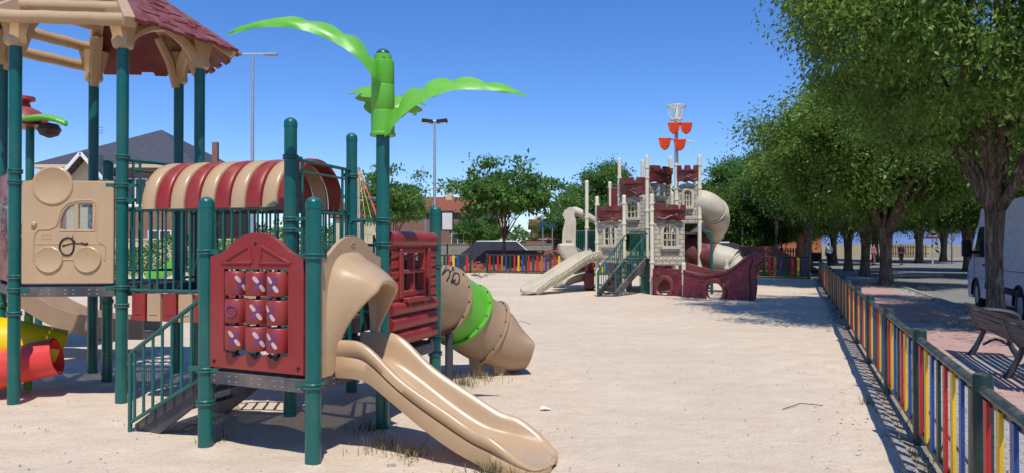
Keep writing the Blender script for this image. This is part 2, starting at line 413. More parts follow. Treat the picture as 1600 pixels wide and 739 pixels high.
# step box between low deck and bridge, and its back panel
m=MB(); mid=(PD+PF)/2; d=(PF-PD).normalized(); n=V(d.y,-d.x,0)
m.box(mid+n*.20+Z*.86,(.9,.40,.05),(d,n,Z)); m.box(mid+n*.395+Z*.79,(.9,.02,.16),(d,n,Z)); m.box(mid+n*.02+Z*.97,(.9,.02,.26),(d,n,Z)); m.box(mid+n*.0+Z*1.10,(.9,.36,.04),(d,n,Z))
m.build('step',M['slate'],play,bevel=.01)
# ---- stairs on the left of deck A
fa=V(-3.19,6.43,0); da=(fa-PA); off=(PD-PA).normalized()
st=MB()
sA=PA+off*.10; sB=fa+off*.08
dirn=(sB-sA); L=dirn.length; dn=dirn.normalized()
def stringer(o1):
    a=sA+off*o1+Z*.60; b=sB+off*o1+Z*.02
    q=MB(); ux=dn
    q.plate([(0,.62),(0,.42),(L-.28,-.02),(L+.02,-.02),(L+.02,.04)],[],sA+off*o1,ux,Z,.03); return q
so=stringer(0).build('stairs',M['slate'],play,bevel=.006)
stringer(.80).build('stringer',M['slate'],so,bevel=.006)
for k in range(3):
    t=(k+.6)/3.6; c=sA+dn*(L*t)+off*.40+Z*(.60*(1-t)+.0)
    t_=MB(); t_.box(c,(.26,.78,.03),(dn,off,Z)); t_.build('tread',M['deck'],so)
def handrail(p0,p1,z0t,z1t,z0b,z1b,n,par,r=.018,foot=True):
    m=MB(); p0=Vector(p0); p1=Vector(p1)
    m.tube([p0+Z*z0t,p1+Z*z1t-(p1-p0).normalized()*.03,p1+Z*(z1t-.03),p1+Z*(-.05)] if foot else [p0+Z*z0t,p1+Z*z1t],r,10)
    m.tube([p0+Z*z0b,p1+Z*z1b],r*.9,10)
    for k in range(n):
        t=(k+.5)/n; q=p0.lerp(p1,t); m.tube([q+Z*(z0b+(z1b-z0b)*t),q+Z*(z0t+(z1t-z0t)*t)],r*.72,8)
    return m.build('handrail',M['green'],par)
handrail(PA+off*.03-eAB*.02,fa,1.17,.665,.55,.07,8,so)
handrail(PD-off*.03-eAB*.02,fa+off*.85,1.17,.665,.55,.07,8,so)
# ---- noughts and crosses panel (deck A front)
Lp=(PB-PA).length; ctr=(PA+PB)/2; 
def mirror(t): return t
w=Lp/2-PR-.012
outl=[(-w,.63),(w,.63),(w,1.45)]+sp2([(w,1.47),(w*.72,1.50),(w*.45,1.585),(w*.2,1.63),(0,1.64),(-w*.2,1.63),(-w*.45,1.585),(-w*.72,1.50),(-w,1.47)],4)+[(-w,1.45)]
hw=.315; hole=[(-hw,.75),(-.23,.75),(-.2,.73),(-.12,.73),(-.09,.75),(-.05,.75),(-.03,.73),(.05,.73),(.07,.75),(.12,.75),(.14,.73),(.22,.73),(.25,.75),(hw,.75),(hw,1.375),(-hw,1.375)]
m=MB(); nn=eAB.cross(Z).normalized()   # plate normal = ux x uy ; faces camera (-y)
m.plate(outl,[hole],ctr,eAB,Z,.05)
pn=m.build('noughts_and_crosses_panel',M['red'],play,bevel=.012,seg=3)
# raised triangle mouldings and rim
m=MB()
for s in (-1,1):
    tri=[(s*.335,1.42),(s*.04,1.42),(s*.06,1.545)]
    for i in range(3):
        a=V(*tri[i],0); b=V(*tri[(i+1)%3],0)
        m.tube([ctr+eAB*a.x+Z*a.y+nn*.026,ctr+eAB*b.x+Z*b.y+nn*.026],.011,8)
    tr=[(x*.86+s*.02,1.42+(y-1.42)*.72+.012) for x,y in tri]
    if s<0: tr=tr[::-1]
m.build('moulding',M['red'],pn)
m=MB(); m.lathe([(.012,0),(.012,.004)],ctr+Z*1.565+nn*.0255,12,nn); m.build('bolt',M['dark'],pn)
for s in (-1,1): m=MB(); m.lathe([(.013,0),(.013,.006)],ctr+eAB*(s*(w-.045))+Z*.675+nn*.0255,12,nn); m.build('bolt',M['dark'],pn)
marks=['XX X','OXX','XXX']
rw=.196; cols=[-.205,0,.205]; rows=[1.27,1.065,.865]
tilt=[[1.12,.86,.22],[.30,.62,-.05],[.55,.88,.12]]
mk=[['X','X','X'],['O','X','X'],['X','X','X']]
for r_ in range(3):
    for c_ in range(3):
        o=ctr+eAB*cols[c_]+Z*rows[r_]; 
        m=MB(); hh=.088; rr=.088
        prof=[(rr*.93,-hh),(rr,-hh+.008),(rr,hh-.008),(rr*.93,hh)]
        m.lathe(prof,o,28,Z); ro=m
        ph=tilt[r_][c_]
        def surf(a,zz,dr=.002):     # a: angle around roller from facing direction
            aa=a+ph; return o+(nn*math.cos(aa)+eAB*math.sin(aa))*(rr+dr)+Z*zz
        def blob(rad,a0,z0,a1,z1,wd,mat):
            k=ro; secs=[]; q=10
            for i in range(q+1):
                t=i/q; ww=wd*math.sqrt(max(.02,1-(2*t-1)**4)); cz=z0+(z1-z0)*t; ca=a0+(a1-a0)*t
                da_,dz_=(a1-a0)*rr,(z1-z0); l=math.hypot(da_,dz_); px_,pz_=-dz_/l,da_/l
                secs.append([surf(ca+px_*ww/rr*s,cz+pz_*ww*s,rad) for s in (-1,-.5,0,.5,1)])
            k.loft(secs,closed=False,caps=False,mi=mat)
        if mk[r_][c_]=='X':
            blob(.0015,-.42,.0+.052-.0,.42,-.052,.017,1); blob(.0015,.42,.052,-.42,-.052,.020,1)
            blob(.0035,-.46,.056,-.05,.008,.0135,2); blob(.0035,.08,-.008,.46,-.056,.0135,2)
        else:
            ro.tube([surf(.42*math.cos(R(a))+.0,.042*math.sin(R(a)),.001) for a in range(0,360,20)],.009,8,loop=True,mi=1)
        ro.build('roller',[M['red'],M['purple'],M['faded']],pn)
for c_ in range(3):
    m=MB(); m.tube([ctr+eAB*cols[c_]+Z*.74,ctr+eAB*cols[c_]+Z*1.39],.012,10); m.lathe([(.02,0),(.02,.006)],ctr+eAB*cols[c_]+Z*.735+nn*.0255,12,nn); m.build('axle',M['dark'],pn)

# ---- slide
SE=(PB+PC)/2; SE=SE+V(0,0,0); sU=U; sW=W
rim=[(-.06,.85),(.0,.85),(.2,.85),(.27,.83),(.36,.775),(.6,.58),(.96,.38),(1.14,.285),(1.27,.25),(1.40,.175),(1.50,.10),(1.58,.05),(1.64,.03)]
bot=[(-.06,.57),(.2,.565),(.31,.54),(.48,.43),(.77,.236),(1.0,.11),(1.17,.045),(1.3,.0),(1.64,-.02)]
bed=[(-.06,.625),(.2,.61),(.31,.575),(.48,.475),(.77,.29),(1.0,.165),(1.17,.115),(1.35,.085),(1.5,.05),(1.64,.0)]
hwid=[(-.06,.29),(.3,.285),(1.0,.29),(1.25,.315),(1.42,.32),(1.52,.29),(1.59,.235),(1.63,.15),(1.645,.08)]
import bisect
def smtab(tab):
    pts=spline([V(a,b,0) for a,b in tab],8); return [(p.x,p.y) for p in pts]
rimS,botS,bedS,hwS=[smtab(t) for t in (rim,bot,bed,hwid)]
secs=[]; NS=60
for i in range(NS+1):
    s=-.06+(1.645+.06)*(1-(1-i/NS)**1.25)
    zr,zb,zd,h=interp(rimS,s),interp(botS,s),interp(bedS,s),interp(hwS,s)
    zr=max(zr,zd+.02); g=min(1,max(0,(s-.12)/.12))*min(1,max(0,(1.40-s)/.12))*.026
    dz=zr-zb; iw=min(.055,h*.4); 
    pr=[(-h+.015,zb),(-h-.002,zb+dz*.25),(-h-.004,zb+dz*.54),(-h+g,zb+dz*.575),(-h+g,zb+dz*.60),(-h-.010,zb+dz*.64),(-h-.012,zb+dz*.86),(-h-.004,zr-.008),(-h+.016,zr),(-h+.034,zr-.006),
        (-h+iw,zr-(zr-zd)*.35),(-h+iw+.012,zr-(zr-zd)*.7),(-h*.68,zd+.012),(-h*.40,zd),(0,zd-.004),(h*.40,zd),(h*.68,zd+.012)]
    pr+=[(-a,b) for a,b in pr[:12][::-1]]
    pr+=[(h*.5,zb+.02),(-h*.5,zb+.02)]
    secs.append([SE+sU*s+sW*a+Z*b for a,b in pr])
m=MB(); m.loft(secs[::1],True,True)
slide=m.build('slide',M['tan'],play,ang=75)
# mouth block that fixes the slide to the deck
# ---- slide hood
wP=(PC-PB).length/2-PR-.008; eh=eBC; nh=eh.cross(Z); 
if nh.dot(U)<0: nh=-nh
C0=(PB+PC)/2
outer=[(-wP,.555),(-wP,1.36)]+sp2([(-wP,1.45),(-wP*.78,1.475),(-wP*.45,1.57),(-.08,1.615),(.08,1.615),(wP*.45,1.57),(wP*.78,1.475),(wP,1.45)],5)+[(wP,1.36),(wP,.555),(wP-.07,.555)]
ap=[(wP-.07,.60)]; 
inner=[(wP-.09,.63),(wP-.09,1.05)]+arc2(0,1.05,wP-.09,.32,0,180,18)[1:]+[(-wP+.09,.63),(-wP+.09,.555)]
inner=[(wP-.085,.555)]+inner
m=MB(); m.plate(outer[:-1]+inner,[],C0,eh,Z,.03)
hood=m.build('slide_hood',M['tan'],play,bevel=.008)
def ring(hw_,zt,zb,s,n=30,sh=0,pw=3.4):
    pts=[]
    for i in range(n+1):
        a=math.pi*(i/n); ca,sa=math.cos(a),math.sin(a)
        x=hw_*math.copysign(abs(ca)**(2/(pw if ca<0 else 2.4)),ca); z=zb+(zt-zb)*abs(sa)**(2/pw)
        k=min(1,(z-zb)/(zt-zb)/.9)
        pts.append((x,z,s*(.08+.92*max(0,k)**(2.1 if x<0 else 1.5))+sh))
    return pts
def world(pts): return [C0+eh*x+Z*z+nh*s for x,z,s in pts]
secs=[]
for (hw_,zt,zb,s) in [(.44,1.50,.56,.012),(.425,1.475,.56,.04),(.40,1.44,.57,.10),(.365,1.40,.58,.18),(.325,1.345,.60,.26),(.29,1.30,.62,.31),(.285,1.285,.63,.325),(.27,1.265,.64,.325),(.265,1.25,.65,.30),(.275,1.26,.64,.2),(.30,1.28,.63,.1),(.33,1.32,.62,.0)]:
    secs.append(world(ring(hw_,zt,zb,s)))
m=MB(); m.loft(secs,closed=False,caps=False); m.build('hood_shell',M['tan'],hood,ang=80)
m=MB(); m.tube([C0+eh*(.035*math.cos(R(a)))+Z*(1.555+.014*math.sin(R(a)))+nh*.016 for a in range(0,360,20)],.005,6,loop=True); m.build('moulding',M['tands'],hood)

# ---- log cabin window panel between PC and PE
Lc=(PE-PC).length; cc=(PC+PE)/2; wl=Lc/2-PR-.02; nl=eCE.cross(Z)
if nl.y>0: nl=-nl
m=MB()
def logs(z0,z1,n,xa,xb,m):
    hh=(z1-z0)/n
    for k in range(n):
        zc=z0+hh*(k+.5); m.tube([cc+eCE*xa+Z*zc,cc+eCE*xb+Z*zc],hh*.53,12)
m=MB(); logs(.66,1.06,3,-wl,wl,m); logs(1.06,1.52,5,-wl,-wl+.14,m); logs(1.06,1.52,5,wl-.14,wl,m)
m.tube([cc-eCE*wl+Z*1.60,cc+eCE*wl+Z*1.60],.072,14)
lp=m.build('log_cabin_panel',M['red'],play)
m=MB(); o_=[(-wl,1.0),(wl,1.0),(wl,1.56),(-wl,1.56)]
def rect(x0,y0,x1,y1): return [(x0,y0),(x1,y0),(x1,y1),(x0,y1)]
m.plate(o_,[rect(-.235,1.12,.235,1.49)],cc,eCE,Z,.05); m.build('backing',M['red'],lp)
m=MB(); m.plate(rect(-.27,1.085,.27,1.525),[rect(-.215,1.14,-.018,1.295),rect(.018,1.14,.215,1.295),rect(-.215,1.33,-.018,1.48),rect(.018,1.33,.215,1.48)],cc,eCE,Z,.075,off=0)
m.box(cc+nl*.05+Z*1.06,(.5,.09,.045),(eCE,nl,Z)); m.box(cc+nl*.045+eCE*(-.17)+Z*1.02,(.04,.06,.06),(eCE,nl,Z)); m.box(cc+nl*.045+eCE*(.17)+Z*1.02,(.04,.06,.06),(eCE,nl,Z))
m.box(cc+nl*.03-eCE*.305+Z*1.30,(.06,.06,.44),(eCE,nl,Z)); m.box(cc+nl*.03+eCE*.305+Z*1.30,(.06,.06,.44),(eCE,nl,Z))
m.build('window_frame',M['red'],lp,bevel=.012)

# ---- jeep panel on hexagon front
JA,JB=HX[4],HX[5]; ej=(JB-JA).normalized(); nj=ej.cross(Z); jc=(JA+JB)/2; wj=(JB-JA).length/2-PR-.015
if nj.y>0: nj=-nj
def jpt(px,py,dr=0.0):
    """panel point from its look in the photograph: px across the panel face, py height"""
    x=(px-112)/146*2*wj*.995; return (x,ZY(py,7.6))
zb,zt=ZY(443,7.6),ZY(283,7.6)
win=[jpt(*q) for q in ((152,320),(152,359),(101,359))]
hole1=[jpt(101,359),jpt(122,359),jpt(122,321)]+[jpt(*q) for q in ((114,324),(107,331),(102,342))]
hole2=[jpt(129,359),jpt(151,359),jpt(151,320),jpt(129,320)]
m=MB(); out=[(-wj,zb),(wj,zb),(wj,zt),(-wj,zt)]
m.plate(out,[hole1,hole2],jc,ej,Z,.045)
jp=m.build('jeep_panel',M['tan'],play,bevel=.012,seg=3)
m=MB(); cx_,cz_=jpt(88,291); m.lathe([(.192,-.02),(.192,.018),(.18,.026),(.172,.026),(.165,.021)],jc+ej*cx_+Z*cz_+nj*.012,40,nj); m.build('moon_disc',M['tan'],jp)
m=MB()
def relief(pts,h=.018,closed=True):
    q=[jpt(*p) for p in pts]; m.plate(q,[],jc,ej,Z,h,off=-(.0225+h/2) if ej.cross(Z).dot(nj)<0 else (.0225+h/2))
def ridge(pts,r=.008,loop=False): m.tube([jc+ej*jpt(*p)[0]+Z*jpt(*p)[1]+nj*.0225 for p in pts],r,8,loop=loop)
ridge([(172,406),(172,382),(162,377),(158,368),(158,322),(156,316),(150,313),(126,314),(112,318),(101,330),(97,345),(94,354),(84,358),(66,359),(60,366),(58,380),(58,404),(62,407)],.009)
ridge([(58,381),(172,381)],.005)
ridge([(100,361),(98,352),(103,334),(112,322),(124,317),(152,316),(155,320),(155,361)],.007,True)
ridge([(72,367),(86,367),(86,373),(72,373)],.004,True)
for c in ((83,405),(144,405)):
    x,z=jpt(*c); m.lathe([(.132,-.01),(.132,.012),(.122,.02),(.115,.016)],jc+ej*x+Z*z+nj*.0225,32,nj)
ridge([(103,405),(124,405)],.008)
x,z=jpt(59,351); m.lathe([(.028,0),(.026,.02),(.012,.03)],jc+ej*x+Z*z+nj*.0225,14,nj)
x,z=jpt(118,368); m.lathe([(.02,0),(.018,.012)],jc+ej*x+Z*z+nj*.0225,12,nj)
m.build('moulding',M['tan'],jp)
m=MB(); m.plate(rect(jpt(98,0)[0],jpt(0,361)[1],jpt(154,0)[0],jpt(0,318)[1]),[],jc,ej,Z,.006); m.build('window_pane',M['clear'],jp)
def scrawl(pts,r,base,ex,nrm,conv,par,off=.024,sm=5):
    q=[base+ex*conv(*p)[0]+Z*conv(*p)[1]+nrm*off for p in pts]
    k=MB(); k.tube(spline(q,sm),r,6); return k.build('graffiti',M['black'],par)
scrawl([(124,377),(115,371),(105,374),(100,383),(102,393),(110,398),(118,396),(122,388),(122,378),(119,372)],.008,jc,ej,nj,jpt,jp,.028)
scrawl([(104,384),(118,380),(132,380),(143,380)],.006,jc,ej,nj,jpt,jp,.026)
scrawl([(134,379),(140,381),(145,380)],.011,jc,ej,nj,jpt,jp,.024)
# red panel with round window, hexagon left side
a,b=HX[3],HX[4]; e=(b-a).normalized(); c=(a+b)/2; 
m=MB(); ww=(b-a).length/2-PR-.02
m.plate(rect(-ww,1.18,ww,2.28),[circ2(0,1.72,.33,28)],c,e,Z,.05); po=m.build('porthole_panel',M['red'],play,bevel=.012)
m=MB(); m.lathe([(.34,-.02),(.34,.02),(.31,.06),(.2,.11),(.05,.13)],c+Z*1.72,30,-e.cross(Z) if e.cross(Z).y>0 else e.cross(Z)); m.build('bubble_window',M['clear'],po)
# gate frames at both ends of the bridge
def gate(p,q,z0,z1,z2,name='gate_frame'):
    m=MB(); d=(q-p).normalized(); a=p+d*PR; b=q-d*PR
    m.tube([a+Z*z2,b+Z*z2],.017,10); m.tube([a+Z*(z2-.10)+d*.06,b+Z*(z2-.10)-d*.06],.013,8)
    for s,e_,g in ((a,d,1),(b,-d,1)):
        for k in (.07,.15): m.tube([s+e_*k+Z*z0,s+e_*k+Z*z2],.014,8)
        m.tube([s+e_*.0+Z*z0,s+e_*.2+Z*z0],.014,8)
    return m.build(name,M['green'],play)
gate(HX[5],HX[0],1.2,1.9,2.4); gate(PD,PF,1.14,1.9,2.33)
for k in (1,2,0):
    p,q=HX[k],HX[(k+1)%6] 
    if k==0: continue
# railing on the back sides of the hexagon
def railing(p,q,z0,z1,n,par=None,nm='railing',r=.016,mat='green'):
    m=MB(); m.tube([p+Z*z1,q+Z*z1],r,10); m.tube([p+Z*z0,q+Z*z0],r,10)
    for k in range(n): t=(k+.5)/n; a=p.lerp(q,t); m.tube([a+Z*z0,a+Z*z1],r*.65,8)
    return m.build(nm,M[mat],par or play)
railing(HX[0],HX[1],1.25,1.98,8); railing(HX[1],HX[2],1.25,1.98,8)
railing(PD+W*.06,PF-W*.06,1.14,1.86,9)
railing(PF,PE,.72,1.55,9)
# loop handles
def loop(p,d,l,z1,z2):
    m=MB(); a=p+d*PR; m.tube([a+Z*z1,a+d*(l-.05)+Z*z1]+[a+d*(l-.05+.05*math.sin(R(t)))+Z*(z1-.05+.05*math.cos(R(t))) for t in (20,45,70,90)]+[a+d*l+Z*(z2)],.017,10)
    m.tube([a+d*(l*.55)+Z*z1,a+d*(l*.55)+Z*z2],.017,10); m.build('handle',M['green'],play)
loop(PD,U,.22,1.78,.62); loop(PC,-U,.26,1.76,.62)

# ---- hoop bridge
B0=(HX[5]+HX[0])/2; B1=(PD+PF)/2; eb=(B1-B0).normalized(); nb=V(eb.y,-eb.x,0); LB=(B1-B0).length; hb=.44
br=MB(); br.box((B0+B1)/2+Z*.98,(LB-.1,hb*1.7,.03),(eb,nb,Z)); bro=br.build('bridge',M['slate'],play)
NH=10; pit=(LB-.18)/NH
for i in range(NH):
    s0=.15+pit*i; m=MB(); w_=pit-.014
    prof=[]
    secs=[]
    for t in range(0,25):
        a=math.pi*t/24; ca,sa=math.cos(a),math.sin(a)
        def pt(rr,s):
            x=(hb+rr)*math.copysign(abs(ca)**.95,ca); z=1.90+(.46+rr)*abs(sa)**.92
            if t in (0,24): z=1.92
            return B0+eb*s+nb*(-x)+Z*(z if t not in (0,24) else 1.90)
        sec=[pt(.0,s0),pt(.018,s0+.004),pt(.030,s0+.02),pt(.036,s0+w_*.5),pt(.030,s0+w_-.02),pt(.018,s0+w_-.004),pt(.0,s0+w_),pt(-.012,s0+w_-.004),pt(-.012,s0+.004)]
        secs.append(sec)
    m.loft(secs,True,True); h_=m.build('roof_hoop',M['tan' if i%2==0 else 'red'],bro,ang=50)
    m=MB(); s_=s0+w_/2
    s_-=.12*(1-i/9); m.box(B0+eb*s_+Z*.935,(w_,hb*2+.02,.27),(eb,nb,Z)); m.box(B0+eb*s_+nb*(hb+.012)+Z*.87,(w_*.6,.012,.012),(eb,nb,Z))
    m.build('plank',M['red' if i%2==0 else 'tan'],bro,bevel=.028,seg=3)
for s in (-1,1):
    ra=B0+nb*(s*(hb-.0)); rb=B1+nb*(s*(hb-.0))
    railing(ra,rb,1.10,1.895,20,bro,r=.018)
# ---- hexagonal roof
def hexp(k,r,z): a=R(6+60*k); return HC+V(math.cos(a)*r,math.sin(a)*r,0)+Z*z
RE,ZE,ZA=1.38,3.70,4.62
def onroof(k,r,dz=0): return hexp(k,r,ZA-(ZA-ZE)*r/RE+dz)
rf=MB(); rf.lathe([(.16,-.12),(.17,0),(.12,.09),(.0,.12)],HC+Z*ZA,12); roof=rf.build('roof',M['red'],play)
for k in range(6):
    a0,a1=k,(k+1)%6
    red = k in (5,0,1,3)
    if k==4 or k==2: red=False
    A=onroof(a0,RE); B=onroof(a1,RE); T=onroof(a0,.12); T2=onroof(a1,.12)
    nrm=(B-A).cross(T-A).normalized(); 
    if nrm.z<0: nrm=-nrm
    e=(B-A).normalized(); up=(nrm.cross(e)).normalized()
    if up.z<0: up=-up
    Lf=(B-A).length; hgt=(T-A).dot(up)
    if red:
        x0=(T-A).dot(e); x1=(T2-A).dot(e)
        n=9; bt=[]
        for i in range(n):
            a=Lf*i/n; b=Lf*(i+1)/n; dz=[-.05,.0,-.035,-.06,0,-.045,.0,-.05,-.02][i]
            bt+=[(a+.006,dz),(b-.006,dz)]
        m=MB(); m.plate(bt+[(x1,hgt),(x0,hgt)],[],A+nrm*.03,e,up,.035)
        rr=random.Random(k+3)
        for i in range(26):
            yy=rr.uniform(.1,hgt-.15); f=yy/hgt; xa=x0*f+.08; xb=Lf-(Lf-x1)*f-.2
            if xb<=xa: continue
            xx=rr.uniform(xa,xb); ww=rr.uniform(.07,.22); m.box(A+e*(xx+ww/2)+up*yy+nrm*.052,(ww,.05 if i%2 else .09,.014),(e,up,nrm))
        m.build('roof_panel',M['reddim'],roof,bevel=.005)
    # beams: eave log and inner logs, with a dip of the front
    for j,r_ in enumerate((RE-.12,RE*.72,RE*.5,RE*.3)):
        if red: continue
        m=MB(); p=onroof(a0,r_,-.05); q=onroof(a1,r_,-.05)
        n=10; secs=[]
        pts=[p.lerp(q,t/n)+Z*(.0+.003*math.sin(t*2.1)) for t in range(n+1)]
        m.tube(pts,[.062+.002*math.sin(t*1.7+j) for t in range(n+1)],10); m.build('roof_beam',M['tan'],roof)
    # arched rib on the underside along the ridge + bracket casting on the post top
    m=MB(); m.beam(onroof(a0,.15,-.03),onroof(a0,RE-.02,-.03),.12,.12); m.build('ridge_beam',M['tan'],roof,bevel=.02)
    c=HX[a0]; rad=V(math.cos(R(6+60*a0)),math.sin(R(6+60*a0)),0); tn=Z.cross(rad)
    m=MB(); m.lathe([(.07,3.50),(.10,3.52),(.11,3.56),(.10,3.62),(.13,3.72),(.17,3.86)],c,8)
    # curved braces to both sides
    for sg in (-1,1):
        if not ((a0==5 and sg==1) or a0==0 or (a0==1 and sg==-1)): continue
        dd=(HX[(a0+sg)%6]-c).normalized()
        cr=[c+dd*.05+Z*3.58,c+dd*.14+Z*3.70,c+dd*.30+Z*3.80,c+dd*.50+Z*3.86]
        m.tube(spline(cr,4),[.06]*13,8)
    m.tube([c-rad*.04+Z*3.45,c-rad*.12+Z*3.75,c-rad*.30+Z*4.0],[.05,.07,.06],8)
    m.build('roof_bracket',M['tan'],roof)
# ---- palm top on post PC
m=MB()
pc=PC; zz0=ZY(213,6.52); 
m.lathe([(.108,zz0),(.110,zz0+.02),(.100,zz0+.03),(.100,zz0+.21),(.094,zz0+.217),(.099,zz0+.224),(.098,zz0+.428),(.092,zz0+.435),(.097,zz0+.442),(.094,zz0+.635),(.088,zz0+.64),(.074,zz0+.643),(.073,zz0+.69),(.066,zz0+.695)],pc,32)
m.lathe([(.012,0),(.012,.004)],pc+Z*(zz0+.665)+V(.02,-.075,0),10,V(.2,-1,0))
palm=m.build('palm_crown',M['lime'],play)
def frond(mid,wid,name='palm_leaf',thick=.018,side=None,droop=.35,nl=5,tipz=0):
    c=spline(mid,8); n=len(c); secs=[]
    for i,p in enumerate(c):
        t=i/(n-1); tg=(c[min(i+1,n-1)]-c[max(i-1,0)]).normalized()
        s=side if side else tg.cross(Z).normalized(); up=s.cross(tg).normalized()
        if up.z<0 and side is None: up=-up
        ph=(t*nl)%1.0; scal=(.50+.68*abs(math.sin(math.pi*((t*nl+.15)%1)))**.7)
        env=interp(wid,t)*(1 if side else scal)
        h=thick*(1 if t<.95 else .5)
        L=p-s*env*(.85 if side else 1)-up*(env*droop); env=env*scal; Rr=p+s*env-up*(env*droop)
        rip=.008*math.sin(t*nl*6.28)
        secs.append([L,p-s*env*.5+up*(-env*droop*.33+h*.6+rip),p+up*h*.9,p+s*env*.5+up*(-env*droop*.33+h*.6-rip),Rr,p+s*env*.5+up*(-env*droop*.40-h*.6),p-up*h,p-s*env*.5+up*(-env*droop*.40-h*.6)])
    m=MB(); m.loft(secs,True,True); m.tube([p+V(0,-.003,.003) for p in c],[max(.006,.016*(1-i/n)) for i in range(n)],8)
    return m.build(name,M['lime'],palm,ang=75)
def Q(px,py,dd=0): return P(px,py,6.52+dd)
frond([Q(592,128,-.10),Q(580,100,-.2),Q(556,72,-.24),Q(520,52,-.26),Q(480,38,-.27),Q(440,33,-.27),Q(398,38,-.25),Q(354,53,-.22)],[(0,.07),(.12,.11),(.3,.125),(.5,.10),(.75,.075),(.95,.035),(1,.012)],side=V(0,.66,.75),droop=.12)
frond([Q(604,205,-.11),Q(618,186,-.18),Q(640,162,-.22),Q(672,144,-.24),Q(708,134,-.24),Q(745,134,-.23),Q(785,139,-.21),Q(824,150,-.18)],[(0,.10),(.12,.155),(.3,.15),(.5,.105),(.8,.065),(.95,.03),(1,.012)],side=V(0,.66,.75),droop=.12)
frond([pc+V(-.05,.09,zz0+.36),pc+V(-.12,.25,zz0+.46),pc+V(-.17,.45,zz0+.50),pc+V(-.20,.65,zz0+.44),pc+V(-.22,.9,zz0+.30)],[(0,.06),(.15,.15),(.4,.2),(.8,.1),(1,.02)])
frond([pc+V(.05,.09,zz0+.26),pc+V(.09,.2,zz0+.36),pc+V(.13,.35,zz0+.40),pc+V(.16,.5,zz0+.38),pc+V(.19,.7,zz0+.30)],[(0,.06),(.15,.15),(.4,.2),(.8,.1),(1,.02)])
# ---- tube slide behind
tp=spline([V(-1.18,7.84,1.04),V(-1.06,8.3,1.02),V(-.86,8.72,.94),V(-.66,9.02,.80),V(-.46,9.24,.60),V(-.26,9.36,.47),V(-.08,9.42,.40)],8)
def tubepart(i0,i1,r,mat,name,par,fl=(True,True),n=36):
    m=MB(); m.tube(tp[i0:i1+1],r,n,caps=False)
    m.tube(tp[i0:i1+1],r-.012,n,caps=False)
    for j,f in ((i0,fl[0]),(i1,fl[1])):
        if not f: continue
        a=tp[min(j+1,len(tp)-1)]-tp[max(j-1,0)]; a.normalize()
        m.lathe([(r-.01,-.018),(r+.035,-.018),(r+.038,-.012),(r+.038,.012),(r+.035,.018),(r-.01,.018)],tp[j],40,a)
        x=V(0,0,1).cross(a).normalized(); y=a.cross(x)
        for k in range(14):
            an=2*math.pi*k/14; pnt=tp[j]+x*math.cos(an)*(r+.018)+y*math.sin(an)*(r+.018)
            m.lathe([(.011,-.024),(.011,.024)],pnt,8,a,mi=1)
    return m.build(name,[M[mat],M['dark']],par,ang=50)
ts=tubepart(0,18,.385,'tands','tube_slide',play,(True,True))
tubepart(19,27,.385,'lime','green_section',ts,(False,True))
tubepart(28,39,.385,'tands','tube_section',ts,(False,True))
# exit scoop
m=MB(); ex=spline([tp[39],V(-.08,9.42,.40),V(.04,9.45,.37),V(.19,9.48,.36)],5); secs=[]
for i,p in enumerate(ex):
    t=i/(len(ex)-1); tg=(V(.24,.06,-.05)).normalized(); x=V(0,0,1).cross(tg).normalized(); y=tg.cross(x)
    r=.385*(1-.10*t*t); secs.append([p+x*math.cos(a)*r+y*(math.sin(a)*r+ (.0 if math.sin(a)<0 else 0)) - (y*max(0,math.sin(a))*r*(t**1.6)*.85) for a in [2*math.pi*k/36 for k in range(36)]])
m.loft(secs,True,False)
m.build('exit_scoop',M['tands'],ts,ang=70)
m=MB()
for q in (V(-.42,9.22,0),V(-.14,9.28,0)):
    m.plate([(-.055,-.05),(.055,-.05),(.08,.22),(-.08,.22)],[],q,U,Z,.16)
m.build('foot',M['tands'],ts,bevel=.02)
post(play,V(-.70,8.55,0),.62,name='support_leg',mat='slate',r=.045,dome=False)
# graffiti on the first tube section: strokes laid on the surface facing the playground
def tsurf(px,py):
    o=V(0,0,CH); d=(P(px,py,1.0)-o).normalized(); best=None
    for i in range(0,19):
        a=tp[i]; b=tp[i+1]; ax=(b-a).normalized(); w0=o-a; dd=d-ax*d.dot(ax); ww=w0-ax*w0.dot(ax)
        A_=dd.dot(dd); B_=2*dd.dot(ww); C_=ww.dot(ww)-.392**2; D=B_*B_-4*A_*C_
        if D<0: continue
        t=(-B_-math.sqrt(D))/(2*A_); p=o+d*t; s=(p-a).dot(ax)
        if -.02<=s<=(b-a).length+.02 and (best is None or t<best[0]): best=(t,p)
    return best[1] if best else None
for st_ in ([(693,404),(701,406),(698,416),(691,428),(700,420),(704,414),(703,428),(698,438)],[(703,425),(709,420),(708,432),(705,441),(712,436)],[(712,425),(717,428),(718,437),(714,443),(709,440),(708,431),(712,425)]):
    q=[tsurf(*p) for p in st_]; q=[p for p in q if p]
    if len(q)>2:
        k=MB(); k.tube(spline(q,4),.006,6); k.build('graffiti',M['black'],ts)

